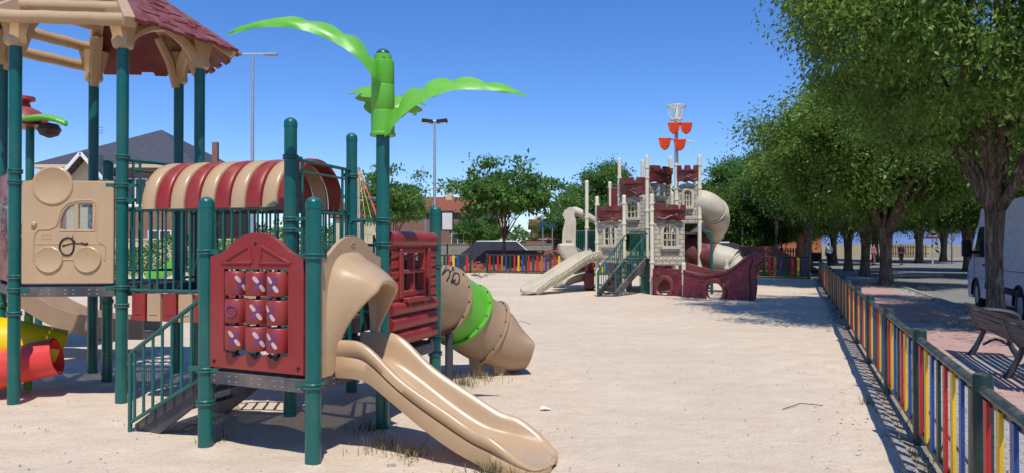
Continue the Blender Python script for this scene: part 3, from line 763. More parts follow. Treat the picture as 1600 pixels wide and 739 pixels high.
# ---- crawl tubes beneath the hexagon (left edge)
cr=thing('crawl_tube_toy','yellow and red crossed crawl tubes with a green upright board under the hexagonal deck','play tube',(-5.2,7.9,0))
M['coral']=simple('coral_red_plastic',lin(218,60,54),.38,.05,3,dust=.06)
def tub(pts,r,mat,name):
    m=MB(); q=spline(pts,6); m.tube(q,r,28,caps=False); m.tube(q,r-.015,28,caps=False); return m.build(name,M[mat],cr,ang=70)
tub([V(-6.6,7.85,.66),V(-5.9,7.9,.64),V(-5.35,8.15,.52),V(-4.90,8.35,.38)],.25,'yellow','yellow_tube')
tub([V(-5.82,7.75,.02),V(-5.5,7.8,.16),V(-5.15,7.88,.30),V(-4.72,7.98,.40)],.19,'coral','red_tube')
m=MB(); m.box(V(-5.16,8.2,.40),(.07,.05,.80)); m.build('green_board',simple('leaf_green_plastic',lin(92,146,34),.5),cr,bevel=.01)

# ---- second play tower further back left
t2=thing('palm_shelter_tower','small tower with maroon cap roof, lime palm leaf and tan slide behind the hexagon deck','play tower',(-7,11.5,0))
p2=P(46,381,11.3); p2.z=0
m=MB(); m.lathe([(PR,-.1),(PR,3.3)],p2,20); m.build('post',M['green'],t2)
for q in (V(-1.0,.3,0),V(-.6,1.2,0),V(.4,1.3,0)):
    m=MB(); m.lathe([(PR,-.1),(PR,2.6)],p2+q,16); m.build('post',M['green'],t2)
zc=ZY(195,11.3)
m=MB(); m.lathe([(.10,zc-.05),(.36,zc-.03),(.34,zc+.02),(.30,zc+.12),(.22,zc+.2),(.10,zc+.26),(.08,zc+.33),(.16,zc+.36),(.15,zc+.41),(.04,zc+.43)],p2+V(-.1,0,0),18); m.build('cap_roof',M['red'],t2)
c0=[P(30,188,11.1),P(60,183,11.05),P(85,185,11.0),P(104,193,10.95)]
m=MB(); sp=spline(c0,6); secs=[]
for i,p in enumerate(sp):
    t=i/(len(sp)-1); w_=interp([(0,.16),(.5,.18),(.8,.13),(1,.04)],t); secs.append([p+V(0,-w_,-.03),p+V(0,-w_*.4,.04),p+V(0,w_*.4,.05),p+V(0,w_,-.02),p+V(0,w_*.3,-.05),p+V(0,-w_*.4,-.06)])
m.loft(secs); m.build('palm_leaf',M['lime'],t2,sub=1)
m=MB(); m.lathe([(.02,-.12),(.12,-.08),(.16,0),(.12,.08),(.02,.1)],P(76,203,11.2),14); m.build('coconut',simple('coconut_brown',lin(70,52,48),.7),t2)
m=MB(); secs=[]
sl=spline([V(-7.3,10.6,1.25),V(-6.9,10.65,.98),V(-6.5,10.7,.68),V(-6.1,10.75,.46),V(-5.6,10.8,.35),V(-5.1,10.9,.32)],6)
for p in sl: secs.append([p+V(0,-.3,-.08),p+V(0,-.31,.2),p+V(0,-.26,.2),p+V(0,-.22,0),p+V(0,.22,0),p+V(0,.26,.2),p+V(0,.31,.2),p+V(0,.3,-.08)])
m.loft(secs); m.build('slide',M['tands'],t2)
m=MB(); m.box(V(-6.9,11.6,1.2),(1.3,1.3,.08)); m.build('deck',M['slate'],t2)
# lime slide with white side seen through the bridge rails
t3=thing('lime_slide','lime green straight slide with pale side walls standing behind the hoop bridge','slide',(-6.5,16,0))
secs=[]
for p in spline([P(286,408,19.5),P(276,414,19.6),P(262,424,19.7),P(248,431,19.8),P(236,433,19.9)],5):
    secs.append([p+V(0,-.3,-.08),p+V(0,-.31,.16),p+V(0,-.27,.16),p+V(0,-.24,0),p+V(0,.24,0),p+V(0,.27,.2),p+V(0,.31,.2),p+V(0,.3,-.08)])
m=MB(); m.loft(secs); m.build('slide',M['lime'],t3)
for px in (287,299):
    m=MB(); q=P(px,381,19.6); q.z=0; m.lathe([(.05,-.1),(.05,1.9)],q,12); m.build('post',M['green'],t3)
m=MB(); m.box(P(293,381,19.6)+V(0,0,-.1)+V(0,0,-.35),(.5,.6,.06)); m.build('platform',M['slate'],t3)
# ================================================================ CASTLE SHIP PLAYSET
cas=thing('castle_ship_playset','castle and pirate ship climbing frame with cream posts, maroon battlements, orange sails and spiral slide','playground castle ship',(5,25,0))
def cpost(px,d,ytop,ybot=None,par=None,cl=()):
    b=P(px,381,d); b.z=0; top=ZY(ytop,d); m=MB()
    m.lathe([(.064,-.1),(.064,top-.09),(.064,top-.088),(.064,top-.03),(.05,top-.008),(.02,top)],b,18)
    o=m.build('post',M['cream'],par or cas)
    for y in cl: 
        c=MB(); z=ZY(y,d); c.lathe([(.06,z-.035),(.084,z-.03),(.084,z+.03),(.06,z+.035)],b,18); c.build('clamp',M['cream'],o)
    return b
pc1=cpost(933,25.4,307,cl=(320,350,378,404,425)); pc2=cpost(975,24.9,305,cl=(318,350,372)); ph=cpost(1018.5,23.9,303,cl=(318,328,350,409,437)); pl=cpost(1068,23.0,409,cl=(424,))
pd=cpost(968,26.6,247,cl=(278,305,330)); pg=cpost(1011,26.0,243,cl=(262,278,330,356)); pf=cpost(1004,27.4,250,cl=(295,)); pb=cpost(953,28.0,284)
pi_=cpost(1047.6,27.6,245,cl=(294,)); pk=cpost(1093,25.2,242,cl=(258,294,341,415)); pm=cpost(1135,23.6,405,cl=(418,)); pa=cpost(917,26.8,282,cl=(340,356,390)); pj=P(1057,381,25.4); pj.z=0
pn2=cpost(1050,26.9,300)
# mast
m=MB(); top=ZY(168,25.4); zg=ZY(240,25.4)
m.lathe([(.07,-.1),(.07,zg)],pj,18); mast=m.build('mast',M['cream'],cas)
m=MB(); m.lathe([(.062,zg),(.062,ZY(190,25.4))],pj,16); m.build('mast_tube',M['galv'],mast)
m=MB(); m.lathe([(.065,ZY(190,25.4)),(.065,top),(.05,top+.03)],pj,16); m.build('mast_tube',M['cream'],mast)
for y in (258,294,312,348,380,400): c=MB(); z=ZY(y,25.4); c.lathe([(.07,z-.03),(.092,z-.03),(.092,z+.03),(.07,z+.03)],pj,18); c.build('clamp',M['cream'],mast)
m=MB(); zt_,zb_=ZY(166,25.4),ZY(187,25.4)
def ringp(r,z,n=24): return [pj+V(math.cos(2*math.pi*k/n)*r,math.sin(2*math.pi*k/n)*r,z) for k in range(n)]
m.tube(ringp(.31,zt_),.022,8,loop=True); m.tube(ringp(.20,zb_),.022,8,loop=True)
for k in range(12):
    a=2*math.pi*k/12; m.tube([pj+V(math.cos(a)*.31,math.sin(a)*.31,zt_),pj+V(math.cos(a)*.20,math.sin(a)*.20,zb_)],.009,6)
for k in range(3):
    a=2*math.pi*k/3+.4; m.tube([pj+V(0,0,zt_+.0),pj+V(math.cos(a)*.31,math.sin(a)*.31,zt_)],.015,6); m.tube([pj+V(0,0,zb_),pj+V(math.cos(a)*.2,math.sin(a)*.2,zb_)],.015,6)
m.build('crow_nest',M['cream'],cas)
for pxc,yt,yb in ((1053.5,193,210),(1072.5,193,210),(1039,217,235),(1062.5,219,236)):
    m=MB(); w_=.20; h=(yb-yt)/F*25.2
    for k in range(5):
        t0,t1=k/5,(k+1)/5; wf=lambda t:w_*math.sqrt(max(.02,1-t**2.2))
        o=P(pxc,yt,25.15); o.y=25.15
        m.loft([[o+V(-wf(t0),0,-h*t0),o+V(-wf(t0)*.5,-.06,-h*t0),o+V(wf(t0)*.5,-.06,-h*t0),o+V(wf(t0),0,-h*t0),o+V(0,.03,-h*t0)],[o+V(-wf(t1),0,-h*t1),o+V(-wf(t1)*.5,-.03,-h*t1),o+V(wf(t1)*.5,-.03,-h*t1),o+V(wf(t1),0,-h*t1),o+V(0,.03,-h*t1)]])
    o=P(pxc,yt,25.15); m.box(o+V(0,-.01,.012),(.42,.07,.03)); m.build('sail',M['orangered'],cas,smooth=False)
m=MB(); m.tube([P(1032,216,25.25),P(1086,222,25.25)],.022,8); m.tube([P(1044,192.5,25.25),P(1082,192.5,25.25)],.018,8); m.build('yard_arm',M['cream'],cas)

def panel_axes(a,b): 
    d=(b-a); d.z=0; L=d.length; d.normalize(); return (a+b)/2,d,L
def castle(a,b,yB,yT,yc0,yc1,capw=1.0,win=True,trim=(0,0)):
    c,e,L=panel_axes(a,b); dm=c.y; w_=L/2-.07; z0,z1=ZY(yB,dm),ZY(yT,dm)
    wh=min(.24,w_*.42); zc=z0+(z1-z0)*.42; zt=zc+(z1-z0)*.30
    hole=[(-wh,zc),(wh,zc),(wh,zt)]+arc2(0,zt,wh,wh*.95,0,180,8)[1:]
    n=e.cross(Z); 
    outl=[(-w_,z0),(w_,z0),(w_,z1-.12),(w_-.12,z1-.06),(0,z1),(-w_+.12,z1-.06),(-w_,z1-.12)]
    m=MB(); m.plate(outl,[hole] if win else [],V(c.x,c.y,0),e,Z,.08); o=m.build('castle_wall',M['cstone'],cas,bevel=.012)
    cc=V(c.x,c.y,0)
    if win:
        f=MB(); pts=[(-wh,zc),(-wh,zt)]+[q for q in arc2(0,zt,wh,wh*.95,180,0,10)[1:-1]]+[(wh,zt),(wh,zc)]
        f.tube([cc+e*(p[0]*1.18)+Z*(p[1]+ (0.03 if p[1]>zt+.01 else 0))+n*.05 for p in pts],.05,8)
        f.box(cc+Z*(zc-.04)+n*.08,(wh*3.0,.16,.10),(e,n,Z)); f.box(cc+Z*(zc-.12)+n*.07,(wh*2.2,.10,.08),(e,n,Z))
        f.build('window_surround',M['stone'],o,bevel=.012)
        g=MB()
        for x in (-wh*.36,wh*.36): g.box(cc+e*x+Z*((zc+zt+wh)/2),(.035,.04,zt+wh*.9-zc),(e,n,Z))
        g.box(cc+Z*(zc+.20),(wh*2,.04,.035),(e,n,Z)); g.box(cc+Z*(zc+.38),(wh*2,.04,.035),(e,n,Z)); g.build('window_bars',M['stone'],o)
        s=MB(); zz=z0+.16*(z1-z0)/1.2
        s.tube([cc+e*(x*w_*.85)+Z*(zz+.035*math.sin(x*9))+n*.042 for x in [k/16-1 for k in range(33)]],.018,6)
        s.tube([cc+e*(x*w_*.85)+Z*(zz-.035*math.sin(x*9))+n*.042 for x in [k/16-1 for k in range(33)]],.015,6); s.build('scroll_relief',M['stone'],o)
    # battlement cap: bulges outward, crenels, scalloped lower edge
    zb,zt2=ZY(yc0,dm)+.07,ZY(yc1,dm)-.04; H=zt2-zb; W_=L/2*capw*.93
    k=MB(); N=24; 
    def prow(u): # bulge
        return .05+.20*math.sqrt(max(0,1-u*u))
    sec=[]
    for i in range(N+1):
        u=-1+2*i/N
        cren=1.0 if (abs(u)<.30 or abs(u)>.58) else .76
        low=.10*abs(math.sin((u+1)*4.2))
        x=u*W_; pz=prow(u)
        sec.append([cc+e*x+n*(pz*.75)+Z*(zb+H*low),cc+e*x+n*(pz*.95)+Z*(zb+H*.35),cc+e*x+n*(pz*1.0)+Z*(zb+H*.62),cc+e*x+n*(pz*1.28)+Z*(zb+H*.68),cc+e*x+n*(pz*1.30)+Z*(zb+H*cren),
                    cc+e*x+n*(pz*.9)+Z*(zb+H*cren),cc+e*x+n*(pz*.6)+Z*(zb+H*.5),cc+e*x+n*(pz*.45)+Z*(zb+H*low)])
    k.loft(sec,True,True)
    k.tube([cc+e*(W_*x)+n*(prow(x)*.98+.01)+Z*(zb+H*(.25+.10*math.cos(x*5.5))) for x in [q/12*.85 for q in range(-12,13)]],.022,6)
    k.lathe([(.07,-.02),(.05,.03),(.02,.045)],cc+n*.24+Z*(zb+H*.38)+e*(W_*.25),10,n)
    k.build('battlement',M['maroon'],o,ang=35)
    return o
castle(pc1,pc2,410,343,350,321,1.02)
castle(pd,pg,366,306,312,277,.98)
castle(pg,pi_,323,286,292,260,.96)
castle(pj,pk,350,286,290,258,1.0)
castle(ph,V(pj.x+.05,24.2,0),414,343,350,319,.98)
m=MB(); c=P(960,315,28); m.box(c,(.5,.1,1.0)); m.build('side_panel',M['maroon'],cas,bevel=.03)
# decks
m=MB(); m.plate([(pc1.x,25.5),(pc2.x,25.0),(ph.x,24.1),(pj.x,25.4),(pi_.x,27.5),(pb.x,28)],[],V(0,0,1.06),V(1,0,0),V(0,1,0),.08); m.build('deck',M['slate'],cas)
m=MB(); m.plate([(pd.x,26.6),(pg.x,26.1),(pj.x,25.5),(pk.x,25.3),(pk.x+.5,27.3),(pf.x,27.6)],[],V(0,0,1.9),V(1,0,0),V(0,1,0),.08); m.build('deck',M['slate'],cas)
for y,x0,x1 in ((24.6,4.45,5.1),(25.0,3.2,3.9)): m=MB(); m.box(V((x0+x1)/2,y,.5),(x1-x0,.05,.85)); m.build('kick_panel',M['maroon'],cas)
# stairs
sb0=P(934,463,22.9); sb1=P(961,463,22.9); sb0.z=sb1.z=0
st0=V(P(978,0,24.9).x,24.95,1.06); st1=V(P(1011,0,24.3).x,24.3,1.06)
stc=MB(); 
for a,b in ((sb0,st0),(sb1,st1)):
    stc.beam(V(a.x,a.y,.03),b,.05,.22)
cst=stc.build('stairs',M['slate'],cas,bevel=.01)
for k in range(7):
    t=(k+.6)/7.2; q0=sb0.lerp(st0,t); q1=sb1.lerp(st1,t); mm=MB(); d=(q1-q0).normalized(); h=(st0-sb0); h.z=0; h.normalize()
    mm.box((q0+q1)/2,((q1-q0).length,.22,.04),(d,Z.cross(d),Z)); mm.build('tread',M['greend'],cst)
def raildiag(a,b,par,h=.82,n=13):
    m=MB(); A=V(a.x,a.y,0); m.tube([A,A+Z*.75,b+Z*h],.024,8); m.tube([A+Z*.12,b+Z*.10],.02,8)
    for k in range(n):
        t=(k+.5)/n; q=A.lerp(b,t); m.tube([q+Z*(.12*(1-t)+.10*t),q+Z*(.75*(1-t)+h*t)],.013,6)
    m.build('handrail',M['green'],par)
raildiag(sb0,st0,cst); raildiag(sb1,st1,cst)
def rl(a,b,z0,z1,n): 
    m=MB(); m.tube([a+Z*z1,b+Z*z1],.022,8); m.tube([a+Z*z0,b+Z*z0],.022,8)
    for k in range(n+1): q=a.lerp(b,k/n); m.tube([q+Z*z0,q+Z*z1],.014,6)
    m.build('railing',M['green'],cas)
gg=lambda px,d: V(P(px,0,d).x,d,0)
rl(gg(1007,25.2),gg(1018,24.1),.03,1.0,7); rl(gg(985,25.9),gg(1009,25.6),1.12,1.95,9)
rl(gg(896,26.9),gg(917,26.8),1.12,2.0,7); rl(gg(917,26.8),gg(933,25.5),1.12,2.0,7); rl(gg(1000,24.6),gg(1018,24.0),.03,.55,9)
rl(gg(896,26.9),gg(900,28),1.12,2.0,6)
m=MB(); m.box(V(P(915,0,27.3).x,27.3,1.06),(1.0,1.3,.08)); m.build('deck',M['slate'],cas)
# straight slide to the left
def cslide(c,w_,hs,name):
    secs=[]
    q=spline(c,6)
    for i,p in enumerate(q):
        t=i/(len(q)-1); h=interp(hs,t); tg=(q[min(i+1,len(q)-1)]-q[max(0,i-1)]); tg.z=0; s=tg.normalized().cross(Z)
        wd=w_*interp([(0,1),(.85,1),(.95,.85),(1,.35)],t)
        secs.append([p-s*wd*.8-Z*.16*(1 if t<.9 else .5),p-s*wd-Z*.05,p-s*wd*1.02+Z*h,p-s*wd*.9+Z*(h+.02),p-s*wd*.75+Z*.02,p,p+s*wd*.75+Z*.02,p+s*wd*.9+Z*(h+.02),p+s*wd*1.02+Z*h,p+s*wd-Z*.05,p+s*wd*.8-Z*.16*(1 if t<.9 else .5)])
    m=MB(); m.loft(secs,True,True); o=m.build(name,M['stone'],cas,ang=50); return o,q
s1,q=cslide([P(936,398,25.6),P(915,402,25.3),P(890,416,24.9),P(864,433,24.4),P(845,443,24.1),P(833,449,23.8),P(821,455,23.5)],.36,[(0,.16),(.7,.14),(.88,.08),(1,.0)],'slide')
m=MB()
for i in range(4,len(q)-8,2):
    p=q[i]; tg=(q[i+1]-q[i-1]); tg.z=0; s=tg.normalized().cross(Z); s=-s if s.y>0 else s
    m.tube([p+s*.375+Z*.08,p+s*.385-Z*.02+tg.normalized()*.1,p+s*.375-Z*.10],.016,6)
m.build('scroll_relief',M['stone'],s1)
m=MB(); qq=P(842,455,24.0); qq.z=.06; m.box(qq,(.22,.4,.3)); m.build('foot',M['stone'],s1,bevel=.03)
s2,_=cslide([P(905,390,28.2),P(925,405,28.4),P(922,420,27.2),P(905,430,26.6),P(885,436,26.3),P(868,444,26.0)],.36,[(0,.16),(.9,.12),(1,.05)],'slide')
# hooded slide entrance on the far left
m=MB(); h0=P(880,402,27.4)
prof=[(879,378),(882,356),(884,340),(881,333),(883,327),(892,326),(905,331),(922,342)]
m.tube([P(x,y,27.2) for x,y in [(886,336),(890,331),(899,330),(912,335),(926,343),(936,350)]],[.12,.15,.15,.14,.12,.08],12)
q0=P(800,381,27); hp=lambda x,y:((x-800)/F*26.9,ZY(y,26.9))
m.plate([hp(878,386),hp(879,362),hp(883,345),hp(879,336),(hp(883,328)),hp(891,325),hp(899,327),hp(897,336),hp(900,346),hp(899,386)],[],V(0,26.9,0),V(1,0,0),Z,.14)
m.plate([hp(884,375),hp(885,352),hp(892,352),hp(893,375)],[],V(0,26.81,0),V(1,0,0),Z,.05)
m.build('slide_hood',M['stone'],cas,ang=60)
m=MB(); m.loft([[P(x0,y,27.0)+V(0,dy,0) for x0,dy in ((a,-.4),(b,-.4),(b,.5),(a,.5))] for a,b,y in ((872,898,380),(873,900,390),(880,908,402),(890,910,412))]); m.build('slide_bowl',M['stone'],cas,bevel=.08,seg=3)
m=MB(); m.box(P(920,438,26.0),(.32,.4,.55)); m.build('kick_panel',M['maroon'],cas,bevel=.04)
m=MB(); m.box(V(P(921,0,26.4).x,26.4,.5),(.3,.3,1.0)); m.build('side_panel',M['maroon'],cas,bevel=.02)
# spiral tube slide
sp_=spline([P(1086,318,25.7),P(1100,319,25.5),P(1114,328,25.6),P(1120,343,26.1),P(1114,358,26.8),P(1101,370,27.0),P(1088,381,26.8),P(1084,391,26.2),P(1092,399,25.7),P(1107,401,25.4),P(1123,403,25.2),P(1140,408,25.1),P(1150,420,25.0)],6)
def cseg(i0,i1,mat,nm,par,r=.44):
    m=MB(); m.tube(sp_[i0:i1+1],r,28,caps=False); m.tube(sp_[i0:i1+1],r-.02,28,caps=False)
    for j in (i0,i1):
        a=(sp_[min(j+1,len(sp_)-1)]-sp_[max(j-1,0)]).normalized(); m.lathe([(r-.02,-.03),(r+.03,-.03),(r+.03,.03),(r-.02,.03)],sp_[j],32,a)
    return m.build(nm,M[mat],par,ang=50)
spi=cseg(0,13,'stone','spiral_slide',cas); cseg(14,25,'stone','tube_section',spi); cseg(26,42,'maroon','tube_section',spi); cseg(43,58,'maroon','tube_section',spi); cseg(59,66,'stone','tube_section',spi); cseg(67,72,'stone','exit_section',spi,.38)
m=MB(); 
for ph_ in (0,.5):
    m.tube([sp_[8+k]+V(.02,-.40,0).normalized()*.40+Z*(.06*math.sin(k*.9+ph_*3)+ph_*.2-.05) for k in range(14)],.012,6)
m.build('scroll_relief',M['stone'],spi)
m=MB(); q=gg(1112,24.0); m.tube([q,q+Z*1.75,q+Z*1.9+V(-.06,0,0),q+Z*1.95+V(-.25,0,0)],.045,10); m.build('support_pole',M['green'],cas)
# ship hull
def hull(pts,hole_px,hr,d0,d1,px0,px1,name='ship_hull',t=.10):
    a=P(px0,381,d0); b=P(px1,381,d1); a.z=b.z=0; e=(b-a).normalized(); n=e.cross(Z)
    def c2(px,py):
        # intersect view ray column with hull plane
        k=(px-800)/F; # x=k*y ; a + e*s
        s=(k*a.y-a.x)/(e.x-k*e.y); q=a+e*s; return (s,ZY(py,q.y))
    outl=[c2(*p) for p in pts]; hc=c2(*hole_px); hole=circ2(hc[0],hc[1],hr,28)
    m=MB(); m.plate(outl,[hole],a,e,Z,t); o=m.build(name,M['hull'],cas,bevel=.025)
    r=MB(); rr=[]
    r.lathe([(hr-.01,-.02),(hr-.01,.05),(hr+.02,.08),(hr+.10,.07),(hr+.12,.0),(hr+.12,-.02),(hr-.01,-.02)],a+e*hc[0]+Z*hc[1]+n*.05,32,n); r.build('porthole_rim',M['maroon'],o)
    return o,c2,a,e,n
ho,c2,ha,he,hn=hull([(1068,466),(1100,468),(1140,471),(1172,472),(1180,466),(1182,450),(1181,430),(1184,416),(1190,408),(1194,402),(1190,395),(1180,394),(1168,400),(1156,410),(1142,420),(1122,427),(1100,428),(1083,426),(1069,422)],(1118,455),.27,22.7,21.2,1068,1180)
m=MB(); g=[c2(*p) for p in [(1069,423),(1083,427),(1100,430),(1122,429),(1142,422),(1156,412),(1168,402),(1180,396),(1190,397),(1193,402),(1188,409),(1181,416)]]
m.tube(spline([ha+he*x+Z*z+hn*.03 for x,z in g],4),.055,10); m.build('gunwale',M['maroon'],ho)
m=MB(); g=[c2(*p) for p in [(1176,405),(1170,425),(1172,450),(1170,470)]]; m.tube(spline([ha+he*x+Z*z+hn*.05 for x,z in g],4),.05,8); m.build('keel_moulding',M['maroon'],ho)
# far side of the ship
m=MB(); m.plate([c2(*p) for p in [(1068,440),(1142,440),(1150,425),(1142,420),(1100,428),(1069,424)]],[],ha-hn*1.2,he,Z,.08); m.build('far_hull',M['hull'],ho,bevel=.02)
h2,_,a2,e2,n2=hull([(1021,461),(1066,464),(1066,420),(1021,419)],(1039,448),.25,23.7,23.0,1021,1066)
m=MB()
for px in (1030,1057):
    s=((px-800)/F*a2.y-a2.x)/(e2.x-(px-800)/F*e2.y); m.lathe([(.05,.05),(.07,.055),(.07,.07),(.04,.075)],a2+e2*s+Z*ZY(426,23.4),12,n2)
m.build('porthole_rim',M['maroon'],h2)
m=MB(); m.plate([(0,.3),(1.5,.3),(1.5,.7),(1.0,.75),(.6,.85),(.3,.95),(0,.95)],[],V(P(1062,0,25).x,25.0,0),V(1,-.2,0),Z,.08); m.build('rear_hull',M['maroon'],ho,bevel=.02)
# ================================================================ GROUND, ROAD, FENCES
FL0=V(2.41,3.94,0); FD=V(.348,.9375,0).normalized(); FN=V(FD.y,-FD.x,0)   # fence line, normal points to the pavement
def fx(y): return FL0.x+(y-FL0.y)*FD.x/FD.y
m=MB(); m.add([V(-6000,-200,-.12),V(6000,-200,-.12),V(6000,9000,-.12),V(-6000,9000,-.12)],[(0,1,2,3)]); struct(m.build('ground',M['ground'],smooth=False))
# sand sheet, gently uneven
ys=[1.5]; 
while ys[-1]<45: ys.append(ys[-1]+max(.055,ys[-1]*.011))
ws=[0]; 
while ws[-1]<60: ws.append(ws[-1]+max(.07,.07+max(0,ws[-1]-10)*.05))
vs=[]; nx=len(ws); PP=[PA,PB,PC,PD,PE,PF]+HX
for y in ys:
    for w_ in ws:
        x=fx(y)-.17-w_
        amp=1.0 if y<20 else max(0,(34-y)/14)
        z=(mnoise.noise(V(x*.7,y*.7,0))*.018+mnoise.noise(V(x*2.3,y*2.3,3))*.011+mnoise.noise(V(x*6,y*6,9))*.009)*amp-.03*math.exp(-(((x-.35)/.35)**2+((y-5.25)/.3)**2))
        dd=math.hypot(x+4.4,y-8.4); z+=-.02*math.exp(-(dd/1.6)**2)
        if y<10 and -6<x<0:
            for q in PP:
                r2=(x-q.x)**2+(y-q.y)**2
                if r2<.09: z+=.022*math.exp(-r2/.012)
        vs.append((x,y,z-.004))
fs=[(j*nx+i,(j+1)*nx+i,(j+1)*nx+i+1,j*nx+i+1) for j in range(len(ys)-1) for i in range(nx-1)]
m=MB(); m.add(vs,[f[::-1] for f in fs]); struct(m.build('sand',M['sand'],ang=180))
def sheet(name,pts,z,mat,thick=None):
    m=MB(); 
    if thick: m.plate([(p[0],p[1]) for p in pts],[],V(0,0,z-thick/2),V(1,0,0),V(0,1,0),thick)
    else: m.add([V(p[0],p[1],z) for p in pts],[tuple(range(len(pts)))])
    return struct(m.build(name,M[mat],smooth=False))
def along(y0,y1,o0,o1): # quad between offsets from the fence line
    return [(fx(y0)+o0,y0),(fx(y0)+o1,y0),(fx(y1)+o1,y1),(fx(y1)+o0,y1)]
KX=lambda y:10.75+(y-18)*.352          # road kerb
# kerb strip by the fence, soil bed, pavement
m=MB(); m.beam(V(fx(-2)-.17,-2,-.04),V(fx(36)-.17,36,-.04),.075,.14); struct(m.build('kerb',M['kerb'],bevel=.01))
sheet('soil_bed',along(-3,38,-.15,.26),.012,'soil')
m=MB(); m.beam(V(fx(-2)+.30,-2,-.03),V(fx(38)+.30,38,-.03),.09,.14); struct(m.build('kerb',M['kerb'],bevel=.01))
def pav(y0,y1,mat,z=.03,a=.35,name='pavement'):
    return sheet(name,[(fx(y0)+a,y0),(KX(y0)-.15,y0),(KX(y1)-.15,y1),(fx(y1)+a,y1)],z,mat)
pav(-4,44,'wpaver',.026)
for i,(y0,y1) in enumerate(((4.4,9.3),(10.4,14.0),(15.2,21.5),(22.6,31))):
    sheet('paving',[(fx(y0)+1.0,y0),(KX(y0)-.75,y0),(KX(y1)-.75,y1),(fx(y1)+1.0,y1)],.031,'paver')
for y in (14.6,29,21.8): sheet('soil_bed',[(KX(y-.9)-1.1,y-.9),(KX(y-.9)-.2,y-.9),(KX(y+.9)-.2,y+.9),(KX(y+.9)-1.1,y+.9)],.035,'soil')
m=MB(); kp=[V(KX(y)-.07,y,-.02) for y in (-4,10,20,30,34)]+[V(KX(36)+.3,36.5,-.02),V(KX(38)+1.6,38.4,-.02),V(KX(38)+4,39.0,-.02)]

for a,b in zip(kp,kp[1:]): m.beam(a,b+(b-a).normalized()*.03,.15,.16)
struct(m.build('kerb',M['kerb'],bevel=.012))
sheet('road',[(KX(-4),-4),(60,-4),(90,40),(90,82),(-2+KX(44)-8,82),(15.5,62),(15.5,56),(KX(44)-1,44),(KX(38),38)],-.06,'asphalt')
sheet('verge',[(KX(50)-2,82.2),(90,82.2),(120,400),(-60,400),(-60,60),(9,60)],-.05,'ground')
sheet('pavement',[(22,82.0),(90,82.0),(90,85),(22,85)],.03,'concrete',.15)
# verge beyond the back fence
def bf(x): return 42-(x+1.4)*.50
sheet('verge',[(-60,50),(-60,42.2),(-1.4,42.2),(13.6,34.9),(fx(44)-.3,44),(16.5,60),(9,75),(-60,75)],.03,'grass')
sheet('grass',[(9.5,44),(15,38.6),(17,46),(16.8,57),(9,57)],.036,'grass')
sheet('path',[(8,57.5),(17,57.2),(30,59),(30,62),(8,60)],.04,'concrete')
sheet('forecourt',[(-60,75),(30,75),(30,84),(-60,84)],.035,'concrete')
# ---------------- slat fences
def fence_post(p,h,par,r=.05):
    m=MB(); m.lathe([(r*1.06,-.1),(r*1.02,0),(r,.1),(r,h-.02),(r*.85,h-.004),(r*.4,h)],p,24); return m.build('fence_post',M['greend'],par)
CYC=['s_grn','s_blu','s_yel','s_red']
def fence(name,label,p0,dirv,nsp,span,h,start_i=0,cyc=CYC,stuff_from=99,r=.05,ns=8,sw=.074,post_h=.05):
    t=thing(name,label,'fence',p0); d=dirv.normalized(); nrm=V(d.y,-d.x,0)
    for i in range(start_i,nsp+1): fence_post(p0+d*span*i,h,t,r)
    for i in range(start_i,nsp):
        a=p0+d*(span*i+r); b=p0+d*(span*(i+1)-r); m=MB(); zt,zb=h-post_h-.03,.11
        m.tube([a+Z*zt,b+Z*zt],.032,12,squash=.8); m.tube([a+Z*zb,b+Z*zb],.024,10)
        m.box((a+b)/2+Z*(zt-.04),((b-a).length,.012,.03),(d,nrm,Z)); m.box((a+b)/2+Z*(zb+.03),((b-a).length,.012,.03),(d,nrm,Z))
        pn_=m.build('fence_panel',M['greend'],t); L=(b-a).length; big=MB()
        for k in range(ns):
            q=a+d*(L*(k+.55)/ns+random.uniform(-.006,.006)); tl=random.uniform(-.016,.016)
            tgt=MB() if i<stuff_from else big
            ax=(d*math.cos(tl)+Z*math.sin(tl),nrm,Z*math.cos(tl)-d*math.sin(tl)); ci=(k+(i%2)*0)%len(cyc)
            tgt.box(q+Z*((zt+zb)/2-.005)-nrm*.016,(sw,.02,zt-zb-.045),ax,ci if i>=stuff_from else 0)
            if i<stuff_from: tgt.build('slat',M[cyc[ci]],pn_,bevel=.004)
        if i>=stuff_from: o=big.build('slats',[M[c] for c in cyc],pn_); o['kind']='stuff'
    return t
SP=2.15
fence('slat_fence','long low fence of red, yellow, blue and green slats beside the paved walk and bench',FL0,FD,14,SP,.90,-1,stuff_from=11)
# back fences
pa_=V(13.35,34.6,0); dB=(V(-1.35,41.8,0)-pa_); LBk=dB.length; dBn=dB.normalized(); n1=7; s1=LBk/n1
fence('slat_fence','far slat fence across the back of the sand, behind the castle ship',pa_,dBn,n1,s1,1.06,0,cyc=['s_blu','s_yel','s_red','s_grn','s_blu','s_wood','s_red','s_grn','s_red'],r=.055,ns=9,sw=.11)
pb_=V(-2.25,41.6,0); 
fence('slat_fence','far slat fence beyond the tube slide, on the dead branch side of the gap',pb_,V(-1,.02,0),8,2.3,1.06,0,cyc=['s_red','s_grn','s_blu','s_yel'],r=.055,ns=9,sw=.12)
